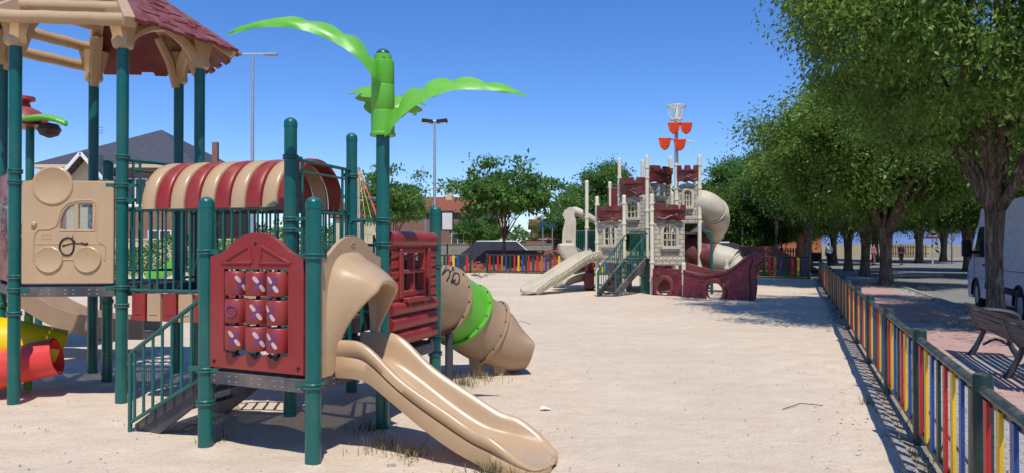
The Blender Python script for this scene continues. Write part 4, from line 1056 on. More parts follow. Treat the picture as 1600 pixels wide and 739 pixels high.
# ---------------- weeds and litter
def blades(name,spots,mat,n,hgt,wid,spread,parent=None,lean=.5,seed=0):
    r_=np.random.default_rng(seed); vs=[]; fs=[]
    for (x,y,k) in spots:
        for _ in range(int(n*k)):
            a=r_.uniform(0,6.28); rr=abs(r_.normal(0,spread)); px,py=x+math.cos(a)*rr,y+math.sin(a)*rr
            h=hgt*r_.uniform(.4,1.2)*(1-.4*min(1,rr/spread/2)); b=r_.uniform(0,6.28); ln=lean*r_.uniform(.1,1)*h
            dx,dy=math.cos(b)*ln,math.sin(b)*ln; wx,wy=-math.sin(b)*wid,math.cos(b)*wid; i=len(vs)
            vs+=[(px-wx,py-wy,0),(px+wx,py+wy,0),(px+dx*.4+wx*.7,py+dy*.4+wy*.7,h*.6),(px+dx*.4-wx*.7,py+dy*.4-wy*.7,h*.6),(px+dx,py+dy,h)]
            fs+=[(i,i+1,i+2,i+3),(i+3,i+2,i+4)]
    m=MB(); m.v=vs; m.f=fs; m.m=[0]*len(fs); m.uv=[(0,0)]*len(vs); return m.build(name,M[mat],parent,smooth=False)
tufts=[(598,700,.9,'dry','straw tuft by the foot of the palm post, left of the slide'),(640,712,.8,'dry','dry sprawling tuft in the sand halfway under the slide'),(578,672,.5,'weed','small green weed sprouting in the deck shadow behind the slide'),(766,742,1.1,'weed','bushy weed against the near side of the slide foot'),(722,600,1.4,'dry','tall straw tuft beside the grey support leg of the tube slide'),(752,590,1.2,'dry','feathery dry tuft under the tube slide exit'),(700,588,.7,'dry','thin dry tuft behind the post by the log cabin panel'),(358,640,.4,'weed','tiny weed in the shadow beside the stairs'),(345,688,.3,'weed','small sprig at the base of the post by the stair rail')]
for i,(px,py,k,mt,lb) in enumerate(tufts):
    q=G(px,py); o=blades('weed_tuft',[(0,0,k)],mt,120,.12,.003,.10*k+.06,lean=1.5,seed=i+3); o.location=q
    tag(o,lb,'weed','dry weed tufts growing in the sand')
r_=np.random.default_rng(5); sp=[]
for y in np.concatenate([np.linspace(3.4,9,34),np.linspace(9.3,32,34)]):
    k=r_.uniform(0,1)
    if k>.3: sp.append((fx(y)+r_.normal(-.02,.12),y,k*.55))
o=blades('weeds',sp,'weed',60,.10,.004,.09,lean=1.0,seed=40); o['kind']='stuff'
sp=[(fx(y)+.3+abs(r_.normal(0,.25)),y,r_.uniform(.2,.6)) for y in np.linspace(5,30,14)]+[(KX(14.6)-1+r_.normal(0,.4),14.0+r_.normal(0,.8),.8) for _ in range(10)]+[(KX(29)-.8+r_.normal(0,.5),28+r_.normal(0,1.4),.9) for _ in range(8)]+[(KX(y)-.35,y,.5) for y in np.linspace(17,27,9)]
o=blades('grass',sp,'dry',60,.16,.005,.16,lean=.8,seed=41); o['kind']='stuff'
sp=[(r_.uniform(-14,16),r_.uniform(42.6,48),r_.uniform(.3,1)) for _ in range(120)]
o=blades('grass',[(x,max(y,bf(x)+.5),k) for x,y,k in sp],'weed',30,.22,.012,.3,lean=.8,seed=42); o['kind']='stuff'
m=MB(); sp=[]; rs=np.random.default_rng(77)
for _ in range(900):
    y=3.6+abs(rs.normal(0,1))*7; x=rs.uniform(-8,fx(y)-.45)
    s=rs.uniform(.003,.007); m.box(V(x,y,s*.2),(s*2,s*1.5,s),(V(math.cos(x*9),math.sin(x*9),0),V(-math.sin(x*9),math.cos(x*9),0),Z))
o=m.build('pebbles',M['kerb'],smooth=False); o['kind']='stuff'
# a leaf-like litter scrap, a crumpled wrapper, twigs
q=G(852,641); m=MB(); m.loft([[q+V(-.045+.0,0,.012),q+V(-.03,-.02,.02),q+V(0,-.025,.025),q+V(.045,0,.012)],[q+V(-.05,.02,.03),q+V(-.02,.03,.045),q+V(.01,.02,.035),q+V(.05,.03,.02)],[q+V(-.03,.05,.005),q+V(0,.06,.012),q+V(.02,.05,.02),q+V(.03,.06,.005)]],closed=False,caps=False)
tag(m.build('paper_scrap',M['white'],smooth=False),'crumpled white paper scrap lying on open sand right of the slide','litter')
q=G(612,727); m=MB(); m.box(q+V(0,0,.008),(.06,.04,.012),(V(.9,.4,0),V(-.4,.9,0),Z)); tag(m.build('stone',M['kerb'],bevel=.005),'flat pale stone on the sand in front of the slide','stone')
for i,(a,b,c,l) in enumerate((((805,505),(815,502),(828,506),'thin twig lying on the sand beyond the tube slide'),((1222,640),(1250,632),(1285,634),'long thin twig on the open sand near the slat fence'))):
    m=MB(); m.tube([G(*a)+Z*.012,G(*b)+Z*.02,G(*c)+Z*.01],.004,6); tag(m.build('twig',M['bark']),l,'twig')
def sprig(c,name,label,n,s,seed):
    r_=random.Random(seed); m=MB()
    for k in range(n):
        a=r_.uniform(0,6.28); l=s*r_.uniform(.4,1); m.tube([c+Z*.02,c+V(math.cos(a)*l*.6,math.sin(a)*l*.6,l*.35),c+V(math.cos(a)*l,math.sin(a)*l,l*.25)],.012,5)
    return tag(m.build(name,M['bark']),label,'plant debris')
sprig(G(752,434),'dead_branch','tangle of dead branch lying by the back fence gap',14,.7,2)
# ---------------- bench
be=thing('park_bench','dark iron park bench with weathered timber slats, its back to the slat fence','bench',(6,9.9,0))
bo=V(5.62,8.80,0); bd=FD; bn=FN   # along, towards the road
def bp(s,n,z): return bo+bd*s+bn*n+Z*z
def frame(s):
    m=MB()
    m.tube(spline([bp(s,.02,.72),bp(s,.06,.60),bp(s,.12,.48),bp(s,.18,.40)],5),[.036]*16,8)
    m.tube(spline([bp(s,.18,.41),bp(s,.35,.385),bp(s,.56,.42)],5),.032,8)
    m.tube(spline([bp(s,.20,.39),bp(s,.14,.24),bp(s,.06,.08),bp(s,-.02,0.0)],5),[.034]*8+[.04]*8,8)
    m.tube(spline([bp(s,.52,.40),bp(s,.50,.22),bp(s,.58,.06),bp(s,.62,0.0)],5),[.034]*8+[.04]*8,8)
    m.tube(spline([bp(s,.18,.18),bp(s,.34,.26),bp(s,.50,.18)],5),.018,8)
    m.tube(spline([bp(s,.05,.64),bp(s,.25,.66),bp(s,.50,.63),bp(s,.60,.56),bp(s,.56,.44)],5),[.038]*21,8)
    return m.build('bench_frame',M['iron'],be)
M['iron']=simple('cast_iron_paint',lin(66,66,72),.42,.15,8,.2,80,metal=.3)
frame(0.001); frame(1.95); frame(-1.0)
for k,(n,z) in enumerate(((.005,.725),(.025,.655),(.05,.585),(.085,.515),(.125,.45))):
    m=MB(); m.beam(bp(-1.15,n,z),bp(2.1,n,z),.024,.046,up=(Z*.93-bn*.36).normalized()); m.build('back_slat',M['bwood'],be,bevel=.006)
for n in (.22,.30,.38,.46,.54):
    m=MB(); m.beam(bp(-1.15,n,.425),bp(2.1,n,.425),.062,.026); m.build('seat_slat',M['bwood'],be,bevel=.006)
# ---------------- van
van=thing('parked_van','white high-roof panel van parked at the kerb behind the big tree trunk','van',(0,0,0))
def vbox(m,c,s,mi=0): m.box(V(*c),s,mi=mi)
# local: x forward, y left side (+y faces playground), z up ; origin on ground at mid wheelbase
VL=[(-2.95,.32),(-2.42,.32)]+arc2(-2.0,.34,.42,.42,180,0,12)+[(-1.55,.30),(1.55,.30)]+arc2(2.0,.34,.42,.42,180,0,12)+[(2.44,.26),(2.92,.24),(3.0,.40),(3.02,.78),(2.94,1.02),(2.72,1.20),(2.42,1.30),(1.95,1.72),(1.62,2.18),(1.35,2.46),(1.0,2.54),(-2.85,2.56),(-2.96,2.48)]
m=MB(); m.plate(VL,[],V(0,0,0),V(1,0,0),Z,1.98); body=m.build('van_body',simple('van_white_paint',lin(200,204,212),.3,.03,1),van,bevel=.09,seg=4)
for sy in (-1,1):
    yy=sy*.995
    m=MB(); m.plate([(1.02,1.30),(2.12,1.30),(1.72,1.86),(1.50,2.02),(1.02,2.02)],[],V(0,yy,0),V(1,0,0),Z,.012); m.build('side_window',M['glass'],body,bevel=.004)
    m=MB(); m.box(V(-.6,yy*1.002,.62),(3.1,.03,.14)); m.build('side_strip',M['dark'],body,bevel=.01)
    m=MB()
    for x in (.92,2.18,-.35): m.box(V(x,yy*1.001,1.3),(.012,.008,1.5 if x<1 else .9))
    m.box(V(-1.4,yy*1.001,1.05),(2.1,.008,.012)); m.box(V(1.1,yy*1.006,1.12),(.16,.03,.04)); m.build('door_seam',M['dark'],body)
    m=MB(); m.box(V(1.98,sy*1.20,1.52),(.20,.20,.42)); m.box(V(1.98,sy*1.06,1.42),(.10,.22,.08)); m.build('mirror',M['dark'],body,bevel=.04,seg=3)
    for x in (-2.0,2.0):
        w=MB(); w.lathe([(.0,-.11),(.30,-.11),(.345,-.08),(.35,0),(.345,.08),(.30,.11),(.22,.11),(.20,.07),(.0,.07)],V(x,sy*.86,.35),36,V(0,sy,0)); wh=w.build('wheel',M['dark'],van,ang=30)
        w=MB(); w.lathe([(.0,.075),(.06,.10),(.08,.08),(.17,.085),(.205,.11),(.215,.112)],V(x,sy*.86,.35),24,V(0,sy,0)); w.build('rim',M['galv'],wh)
        w=MB(); w.tube([V(x+.43*math.cos(R(a)),yy*1.0,.34+.43*math.sin(R(a))) for a in range(0,181,12)],.03,8); w.build('wheel_arch',M['dark'],body)
    m=MB(); m.plate([(2.72,.98),(2.99,.86),(2.97,.72),(2.78,.74)],[],V(0,sy*.93,0),V(1,0,0),Z,.16); m.build('headlight',glassmat('lamp_glass',(.5,.5,.52,1)),body,bevel=.01)
m=MB(); m.loft([[V(2.40,y,1.33),V(1.66,y*.93,2.14),V(1.68,y*.93,2.16),V(2.43,y,1.35)] for y in (-.86,0,.86)]); m.build('windscreen',M['glass'],body)
m=MB(); m.box(V(2.93,0,.48),(.24,1.94,.34)); m.box(V(3.02,0,.86),(.04,.9,.12)); m.build('bumper',M['dark'],body,bevel=.05,seg=3)
van.location=V(11.75,17.2,-.06)+FN*.18; van.rotation_euler=(0,0,math.atan2(FD.y,FD.x))
# ---------------- lamps, signs
def lamp(name,label,px,d,ytop,kind):
    b=P(px,381,d); b.z=0; h=ZY(ytop,d); t=thing(name,label,'street lamp',b)
    m=MB(); m.lathe([(.11,-.1),(.10,0),(.055,h)],b,14); m.build('pole',M['galv'],t)
    if kind=='double':
        m=MB(); m.tube([b+V(-.62,0,h),b+V(.62,0,h)],.035,8); m.build('arm',M['galv'],t)
        for s in (-1,1):
            m=MB(); m.box(b+V(s*.75,0,h-.02),(.55,.24,.09)); m.build('lamp_head',M['galv'],t,bevel=.03)
    elif kind=='flood':
        m=MB(); m.tube([b+V(-.45,0,h),b+V(.45,0,h)],.035,8); m.build('arm',M['galv'],t)
        for s in (-1,1):
            m=MB(); m.box(b+V(s*.38,0,h-.02),(.58,.32,.20),(V(.98,0,.12*s),V(0,1,0),V(-.12*s,0,.98))); m.build('lamp_head',M['dark'],t,bevel=.03)
            m=MB(); m.box(b+V(s*.38,-.02,h-.13),(.46,.24,.03)); m.build('lens',M['white'],t)
    elif kind=='hook':
        m=MB(); m.tube([b+Z*h,b+Z*(h+.4)+V(.15,0,0),b+Z*(h+.6)+V(.6,0,0),b+Z*(h+.62)+V(1.1,0,0)],.04,8); m.build('arm',M['galv'],t)
        m=MB(); m.box(b+Z*(h+.6)+V(1.3,0,0),(.5,.22,.1)); m.build('lamp_head',M['galv'],t,bevel=.03)
    return t
lamp('street_lamp','tall steel double-headed street lamp rising behind the hoop bridge',394,32,84,'double')
lamp('floodlight_mast','slim grey mast carrying two tilted floodlights, beyond the red cabin panel',679,40,189,'flood')
lamp('street_lamp','distant hook-armed street lamp above the terracotta roofs',665,75,305,'hook')
lamp('street_lamp','thin pale lamp pole before the trees right of the spiral slide',1160,60,312,'hook')
# globe lamp near orange building
b=P(1221,381,60); b.z=0; t=thing('street_lamp','low globe lamp on a post by the orange brick building','street lamp',b)
m=MB(); m.lathe([(.07,0),(.05,ZY(346,60))],b,10); m.build('pole',M['dark'],t); m=MB(); m.lathe([(.02,0),(.2,.08),(.28,.28),(.2,.45),(.02,.5)],b+Z*ZY(346,60),14); m.build('globe',M['white'],t)
b=P(1213,381,38); b.z=0; t=thing('information_post','narrow dark upright sign on a slim pole behind the back slat fence','sign',b)
m=MB(); m.lathe([(.035,0),(.035,ZY(338,38))],b,10); m.build('pole',M['greend'],t); m=MB(); z0,z1=ZY(368,38),ZY(337,38); m.box(b+V(0,-.05,(z0+z1)/2),(.14,.05,z1-z0)); m.build('sign_plate',M['slate'],t,bevel=.01)
# warning triangle
b=P(1457,381,64); b.z=0; t=thing('road_sign','red-bordered triangular speed bump warning sign on a white pole across the road','road sign',b)
m=MB(); m.lathe([(.05,-.1),(.05,ZY(357,64))],b,10); m.build('pole',M['white'],t)
zc=ZY(370,64); zt=ZY(355,64); w2=.66
m=MB(); m.plate([(-w2,0),(w2,0),(w2*.06,zt-zc+.2),(-w2*.06,zt-zc+.2)],[],b+V(0,-.07,zc-.1),V(1,0,0),Z,.03); sg=m.build('sign_plate',M['s_red'],t,bevel=.01)
m=MB(); m.plate([(-w2*.66,.14),(w2*.66,.14),(0,zt-zc-.08)],[],b+V(0,-.09,zc-.1),V(1,0,0),Z,.01); m.build('sign_face',M['white'],sg)
m=MB(); m.plate([(-.26,.20),(.26,.20),(.26,.26),(.17,.28),(.09,.40),(-.09,.40),(-.17,.28),(-.26,.26)],[],b+V(0,-.10,zc-.1),V(1,0,0),Z,.01); m.build('sign_symbol',M['black'],sg)
# white billboard
b=P(699,381,52); b.z=0; t=thing('poster_stand','white poster board in a dark frame on a pole behind the tube slide','poster board',b)
m=MB(); m.lathe([(.05,-.1),(.05,1.6)],b,10); m.build('pole',M['dark'],t)
z0,z1=ZY(361,52),ZY(330,52); m=MB(); m.plate(rect(-.42,z0,.42,z1),[rect(-.34,z0+.08,.34,z1-.08)],b-V(0,.05,0),V(1,0,0),Z,.12); fr=m.build('frame',M['dark'],t); m=MB(); m.box(b+V(0,-.05,(z0+z1)/2),(.70,.04,z1-z0-.12)); m.build('poster',M['white'],t)
# small blue street signs
for i,(px,lb) in enumerate(((848,'blue street name sign nearer the tree, left of the hooded slide'),(863,'blue square sign on a pole just left of the hooded slide'))):
    b=P(px,381,62+i*3); b.z=0; t=thing('street_sign',lb,'sign',b); m=MB(); m.lathe([(.05,-.1),(.05,ZY(350,62))],b,8); m.build('pole',M['galv'],t); m=MB(); m.box(b+V(0,-.08,ZY(351,62)),(.5-.15*i,.04,.28)); m.build('sign_plate',M['s_blu'],t)
# ================================================================ TREES
def raw_mesh(name,vs,fsz,mat):
    """all-quads mesh from a numpy array (n*4,3)"""
    me=bpy.data.meshes.new(name); n=len(vs); me.vertices.add(n); me.vertices.foreach_set('co',vs.astype(np.float32).ravel())
    q=n//4; me.loops.add(n); me.loops.foreach_set('vertex_index',np.arange(n,dtype=np.int32)); me.polygons.add(q)
    me.polygons.foreach_set('loop_start',np.arange(0,n,4,dtype=np.int32)); 
    try: me.polygons.foreach_set('loop_total',np.full(q,4,dtype=np.int32))
    except Exception: pass
    me.materials.append(mat); me.update(calc_edges=True); me.validate(); return me
def leaves(cent,out,size,rg,droop=.5,ar=.23,curl=.25):
    n=len(cent); a=rg.normal(0,1,(n,3))+out*.7; a[:,2]-=droop; a/=np.linalg.norm(a,axis=1,keepdims=True)
    b=rg.normal(0,1,(n,3)); b[:,2]*=.5; b-=a*(a*b).sum(1,keepdims=True); b/=np.linalg.norm(b,axis=1,keepdims=True)+1e-9
    c=np.cross(a,b); s=(size*rg.uniform(.6,1.25,n))[:,None]
    v=np.empty((n,4,3)); v[:,0]=cent; v[:,1]=cent+a*s*.5+b*s*ar+c*s*curl*.3; v[:,2]=cent+a*s+c*s*(-curl)*.3; v[:,3]=cent+a*s*.5-b*s*ar+c*s*curl*.3
    return v.reshape(-1,3)
def make_tree(key,H,rx,cz,rz,trunk_h,tr,ncl,per,lsize,seed,mat='leaf',clr=.55,lean=(0,0),limbs=10,hang=0,shell=.55,pollard=True,strands=0,cut=None,flat=.62,zmin=0):
    """local coordinates, base at origin"""
    rg=np.random.default_rng(seed); rd=random.Random(seed)
    d=rg.normal(0,1,(ncl*3,3)); d/=np.linalg.norm(d,axis=1,keepdims=True)
    r=shell+(1-shell)*rg.uniform(0,1,ncl*3)**.7; r[rg.uniform(0,1,len(r))<.25]*=.6
    lump=np.array([1+.26*mnoise.noise(Vector((x*1.7+seed,y*1.7,z*1.7)))*1.6 for x,y,z in d])
    c=d*r[:,None]*lump[:,None]*np.array([rx,rx,rz])
    keep=np.array([mnoise.noise(Vector((p[0]*.45+seed*3,p[1]*.45,p[2]*.55)))>-.28 for p in c]); c=c[keep][:ncl]
    c[:,2]+=cz; c[:,2]=np.maximum(c[:,2],max(zmin,trunk_h*1.02)+rg.uniform(0,.5,len(c)))
    if cut: c=c[cut(c)]
    c[:,0]+=lean[0]; c[:,1]+=lean[1]
    # leaf clumps: flattened sprays
    ncl=len(c); idx=np.repeat(np.arange(ncl),per); cl=clr*rg.uniform(.6,1.3,ncl)
    off=rg.normal(0,.5,(len(idx),3))*cl[idx][:,None]*np.array([1,1,flat])
    cen=c[idx]+off; ctr=np.array([lean[0],lean[1],cz]); out=(cen-ctr)/np.array([rx,rx,rz]); vv=[leaves(cen,out,lsize,rg,.45+hang)]
    if strands:
        # hanging twigs with leaves at the crown's lower rim
        low=c[rg.integers(0,ncl,strands)]; low=low[:]; tw=[]
        for p in low:
            L=rg.uniform(.5,1.4)*clr*1.6; dx,dy=rg.normal(0,.25,2); k=int(L/ (lsize*.33))
            t=np.linspace(0,1,k)[:,None]; q=p+np.array([dx,dy,0])*t+np.array([0,0,-L])*t**1.4+rg.normal(0,lsize*.35,(k,3)); tw.append(q)
        tw=np.concatenate(tw); vv.append(leaves(tw,np.zeros_like(tw),lsize*1.05,rg,1.2))
    cm=raw_mesh('crown',np.concatenate(vv),4,M[mat])
    # trunk with limbs
    m=MB(); nodes=8; pts=[]; rs=[]
    for i in range(nodes+1):
        t=i/nodes; pts.append(V(lean[0]*.35*t+.08*math.sin(t*3+seed)*tr*2,lean[1]*.35*t,-.1+trunk_h*t)); rs.append(tr*(1.28-.42*min(1,t*3) if t<.33 else (.86+ (.25 if pollard else -.2)*max(0,t-.6)/.4)))
    m.tube(pts,rs,18)
    top=pts[-1]; 
    if pollard:
        for k in range(7):
            a=rd.uniform(0,6.28); q=top+V(math.cos(a)*tr*.8,math.sin(a)*tr*.8,rd.uniform(-.6,.15)*tr*2.0); rr=tr*rd.uniform(.35,.6)
            m.lathe([(.01,-rr)]+[(rr*math.cos(R(x)),rr*math.sin(R(x))) for x in (-50,-15,20,55)]+[(.01,rr)],q,9,V(math.cos(a),math.sin(a),.5))
    sel=[c[rd.randrange(ncl)] for _ in range(limbs*3)]; base_r=tr*(.8 if pollard else .55)
    for k in range(limbs):
        a=k/limbs*6.28+rd.uniform(-.3,.3); best=min(sel,key=lambda p:abs(((math.atan2(p[1]-top.y,p[0]-top.x)-a+3.14)%6.28)-3.14)+rd.uniform(0,.3)); p=Vector(best)
        mid=top.lerp(p,.42)+V(0,0,(p-top).length*.12)+V(rd.uniform(-.2,.2),rd.uniform(-.2,.2),0); st=top+V(math.cos(a)*tr*.5,math.sin(a)*tr*.5,-.15)
        sp=spline([st,top.lerp(mid,.5)+V(rd.uniform(-.15,.15),rd.uniform(-.15,.15),-.02),mid,mid.lerp(p,.6)+V(rd.uniform(-.2,.2),rd.uniform(-.2,.2),.1),p],4); n=len(sp); b=base_r*rd.uniform(.5,1.0)
        m.tube(sp,[b*(1-.88*i/(n-1)) for i in range(n)],8)
        for j in range(3):
            i0=rd.randrange(n//3,n-3); e=Vector(sel[rd.randrange(len(sel))]); e=sp[i0].lerp(e,.5) if (e-sp[i0]).length<rx*1.3 else sp[i0]+V(rd.uniform(-1,1),rd.uniform(-1,1),rd.uniform(.2,1))*rx*.3
            m.tube([sp[i0],sp[i0].lerp(e,.5)+V(0,0,.15),e],[b*(1-.88*i0/(n-1))*.7,b*.3,b*.06],6)
    return cm,m
protos={}
def tree_thing(key,name,label,loc,rz=0,s=1.0,group=None,cat='tree'):
    """first use builds the meshes, later uses copy the thing and its parts"""
    pr=protos[key]
    if pr['root'] is None:
        t=thing(name,label,cat,(0,0,0),group)
        o=bpy.data.objects.new('crown',pr['cm']); COL.objects.link(o); o.parent=t
        tk=pr['tm'].build('trunk',M['bark'],t,ang=180); pr['root']=t
        t.location=loc; t.rotation_euler=(0,0,rz); t.scale=(s,s,s) if not isinstance(s,tuple) else s; return t
    c=copy_tree(pr['root'],loc,rz,s,label)
    if group: c['group']=group
    return c
def reg(key,*a,**k):
    cm,tm=make_tree(key,*a,**k); protos[key]=dict(cm=cm,tm=tm,root=None)
reg('near',9.5,5.2,6.4,3.7,2.45,.165,540,290,.118,3,hang=.35,clr=.62,limbs=11,strands=900,shell=.5,zmin=3.7,cut=lambda c:c[:,0]>-3.6+.325*c[:,1]+np.maximum(0,5.8-c[:,2])*.9-np.clip(c[:,2]-7.0-.32*c[:,1],0,1)*2.2)
reg('street',9,4.1,5.3,2.75,2.3,.24,360,330,.17,8,hang=.2,clr=.85,limbs=11,strands=200,zmin=2.9)
reg('streetb',9,3.8,5.4,3.0,2.4,.30,300,260,.19,15,hang=.1,clr=.8,limbs=10,mat='leafd',zmin=2.7)
reg('mul',6.6,3.5,4.5,1.75,2.1,.11,120,85,.30,21,mat='leafm',clr=.78,limbs=14,pollard=False,shell=.35,flat=.32)
reg('bush',6,3.2,3.3,2.7,1.2,.14,150,200,.28,31,mat='leafd',clr=.8,limbs=8,pollard=False,shell=.4)
reg('round',8,3.6,4.6,3.6,1.6,.18,200,220,.28,37,mat='leafm',clr=.8,limbs=8,pollard=False,shell=.5)
def at(px,d): q=P(px,381,d); q.z=0; return q
grp='pollarded elms lining the paved walk'
tree_thing('near','elm_tree','nearest big elm with thick knobbly trunk behind the bench, its boughs hanging over the walk',at(1556,14.7)+V(0,0,0),0,1.0,grp)
tree_thing('street','elm_tree','elm with leaning grey trunk rising at the far end of the red paving',at(1384,28.5),1.1,1.0,grp)
tree_thing('street','elm_tree','elm with a broad dark trunk one past the leaning grey one',at(1352,37),2.9,.98,grp)
tree_thing('street','elm_tree','elm next to the walker in white, on their road side',at(1325,44),4.4,1.0,grp)
tree_thing('street','elm_tree','farthest elm of the row, just behind the walker in white',at(1303,61),.2,1.0,grp)
tree_thing('streetb','elm_tree','leafy elm whose crown makes the row edge against the sky',at(1262,58),1.7,(1.1,1.1,1.25),grp)
grp2='trees across the road'
tree_thing('streetb','elm_tree','stout pollard elm seen just past the van roof with bare forked limbs',at(1513,46),.3,1.0,grp2)
tree_thing('streetb','elm_tree','pale thick trunk elm left of the warning triangle across the road',at(1474,72),2.3,1.05,grp2)
tree_thing('streetb','elm_tree','pale elm behind the dark-dressed walker',at(1436,66),4.0,1.05,grp2)
tree_thing('streetb','elm_tree','shaded elm between the two far walkers',at(1368,74),5.2,1.1,grp2)
tree_thing('streetb','elm_tree','elm standing to the rear of the parked van',at(1600,36),3.2,1.05,grp2)
tree_thing('streetb','elm_tree','small forked elm before the orange brick building',at(1262,72),5.6,.72,grp2)
g3='young spreading trees behind the back fence'
tree_thing('mul','broadleaf_tree','spreading bright tree standing alone over the dark ramp behind the back fence',at(788,45),.5,1.02,g3)
tree_thing('mul','broadleaf_tree','spreading tree partly hidden by the palm post',at(612,40),2.2,(.62,.62,.86),g3)
for i,(px,d,s,lb) in enumerate(((738,62,.62,'low leafy tree under the left side of the lone spreading tree'),(868,75,.7,'pale leafy tree between the street signs and the hooded slide'),(760,72,.6,'small tree before the pale wall beneath the spreading crown'))):
    tree_thing('mul','broadleaf_tree',lb,at(px,d),i*1.3,s,'smaller trees behind the playground')
g4='dense green trees behind the castle'
for i,(k,px,d,s,lb) in enumerate((('round',945,70,1.05,'rounded green tree rising behind the left castle posts'),('round',915,80,.9,'lower green tree just left of the castle wall'),('bush',1115,62,1.12,'dark dense tree directly behind the spiral slide'),('round',1150,70,1.12,'tall leafy tree right of the spiral slide'),('round',1185,66,.95,'bright green tree beyond the thin lamp pole'),('bush',1085,75,1.2,'dark tree peeping over the right battlement'),('bush',1000,85,1.0,'dark tree glimpsed between the castle posts'),('round',1226,90,.85,'pale tree in front of the orange building edge'))):
    tree_thing(k,'broadleaf_tree',lb,at(px,d),i*1.9,s,g4)
# bare sapling
t=thing('bare_sapling','leafless young sapling across the road by the warning triangle','tree',at(1487,62)); b=at(1487,62); m=MB(); rd=random.Random(9)
m.tube([b,b+Z*1.4,b+Z*2.4+V(.06,0,0)],[.06,.05,.035],8)
for k in range(11):
    h=1.5+k*.10; a=rd.uniform(0,6.28); l=rd.uniform(.5,1.1); m.tube([b+Z*h,b+V(math.cos(a)*l*.5,math.sin(a)*l*.3,h+l*.5),b+V(math.cos(a)*l*.8,math.sin(a)*l*.4,h+l*1.1)],[.03,.018,.008],5)
m.build('trunk',M['bark'],t)
# far tree belt and low hedge
rg=np.random.default_rng(99)
def hedge(name,x0,x1,y,h,dp,n,ls,mat,label=None,zb=0.0,seed=1):
    rg=np.random.default_rng(seed); x=rg.uniform(x0,x1,n); hh=h*(.75+.25*np.array([mnoise.noise(Vector((a*.35,seed,0))) for a in x])*2)
    c=np.stack([x,y+rg.normal(0,dp/2,n),zb+hh*rg.uniform(0,1,n)**.8],1); me=raw_mesh(name,leaves(c,np.zeros_like(c),ls,rg,.1),4,M[mat]); o=bpy.data.objects.new(name,me); COL.objects.link(o); 
    if label: tag(o,label,'hedge')
    else: o['kind']='stuff'
    return o
hedge('hedge',-19,-6.5,31,1.9,1.0,9000,.16,'leafm','clipped green hedge behind the rails under the hoop bridge',.3,2)
hedge('hedge',-8,-1.5,70,1.2,1.2,3000,.3,'leafd','scrubby hedge before the pale block wall',.0,3)
hedge('distant_trees',-160,-10,170,7,14,9000,1.2,'leafd',None,0,4)
hedge('distant_trees',-10,60,190,6,14,6000,1.2,'leafd',None,0,5)
# ================================================================ HOUSES
def hip(m,x0,x1,y0,y1,z0,z1,ov=.5,mi=0):
    x0-=ov;x1+=ov;y0-=ov;y1+=ov; dy=(y1-y0)/2; dx=(x1-x0); r=min(dy,dx/2)*1.0
    a=[V(x0,y0,z0),V(x1,y0,z0),V(x1,y1,z0),V(x0,y1,z0),V(x0+r,(y0+y1)/2,z1),V(x1-r,(y0+y1)/2,z1)]
    # give every face a uv laid along the slope
    def face(ids):
        p=[a[i] for i in ids]; e=(p[1]-p[0]).normalized(); n=e.cross(p[-1]-p[0]).normalized(); u=n.cross(e)
        m.add(p,[tuple(range(len(p)))],mi,[((q-p[0]).dot(e),(q-p[0]).dot(u)) for q in p])
    face((0,1,5,4)); face((2,3,4,5)); face((1,2,5)); face((3,0,4))
    m.box(V((x0+x1)/2,(y0+y1)/2,z0-.09),(x1-x0,y1-y0,.16),mi=1)
def gable(m,x0,x1,y0,y1,z0,z1,ov=.35):
    for (p) in ([V(x0-ov,y0-ov,z0),V(x1+ov,y0-ov,z0),V(x1+ov,(y0+y1)/2,z1),V(x0-ov,(y0+y1)/2,z1)],[V(x1+ov,y1+ov,z0),V(x0-ov,y1+ov,z0),V(x0-ov,(y0+y1)/2,z1),V(x1+ov,(y0+y1)/2,z1)]):
        e=(p[1]-p[0]).normalized(); n=e.cross(p[-1]-p[0]).normalized(); u=n.cross(e); L=[q+n*.0 for q in p]; 
        m.add(p+[q-n*.15 for q in p],[(0,1,2,3),(7,6,5,4),(0,4,5,1),(1,5,6,2),(2,6,7,3),(3,7,4,0)],0,[((q-p[0]).dot(e),(q-p[0]).dot(u)) for q in p]*2)
def window(par,x,y,z,w=1.1,h=1.3,frame='white'):
    m=MB(); m.plate(rect(x-w/2-.06,z-.06,x+w/2+.06,z+h+.06),[rect(x-w/2,z,x-.03,z+h),rect(x+.03,z,x+w/2,z+h)],V(0,y-.03,0),V(1,0,0),Z,.08); m.box(V(x,y-.07,z-.1),(w+.3,.16,.08)); f=m.build('window',M[frame],par)
    m=MB(); m.box(V(x,y-.012,z+h/2),(w,.03,h)); m.build('pane',M['glass'],f)
def house(label,x0,x1,y0,y1,h,zr,wall,roofm,wins,style='hip',chim=None,name='house'):
    t=thing(name,label,'house',((x0+x1)/2,y0,0)); m=MB(); m.box(V((x0+x1)/2,(y0+y1)/2,h/2-.1),(x1-x0,y1-y0,h+.2)); w=m.build('wall',M[wall],t)
    m=MB(); (hip if style=='hip' else gable)(m,x0,x1,y0,y1,h+.02,zr); r=m.build('roof',[M[roofm],M['plaster']],t,smooth=False)
    if style=='gable':
        for x in (x0,x1-.2):
            m=MB(); m.plate([(y0,h),(y1,h),((y0+y1)/2,zr-.1)],[],V(x+.1,0,0),V(0,1,0),Z,.2); m.build('gable_wall',M[wall],w)
    for q in wins: window(t,q[0],y0,q[1],*(q[2:]))
    if chim: 
        m=MB(); m.box(V(*chim),(.7,.7,1.6)); m.box(V(chim[0],chim[1],chim[2]+.85),(.9,.9,.12)); m.build('chimney',M['plaster' if wall!='plaster' else 'brick'],r)
    return t
d=40
X=lambda px,d:(px-800)/F*d
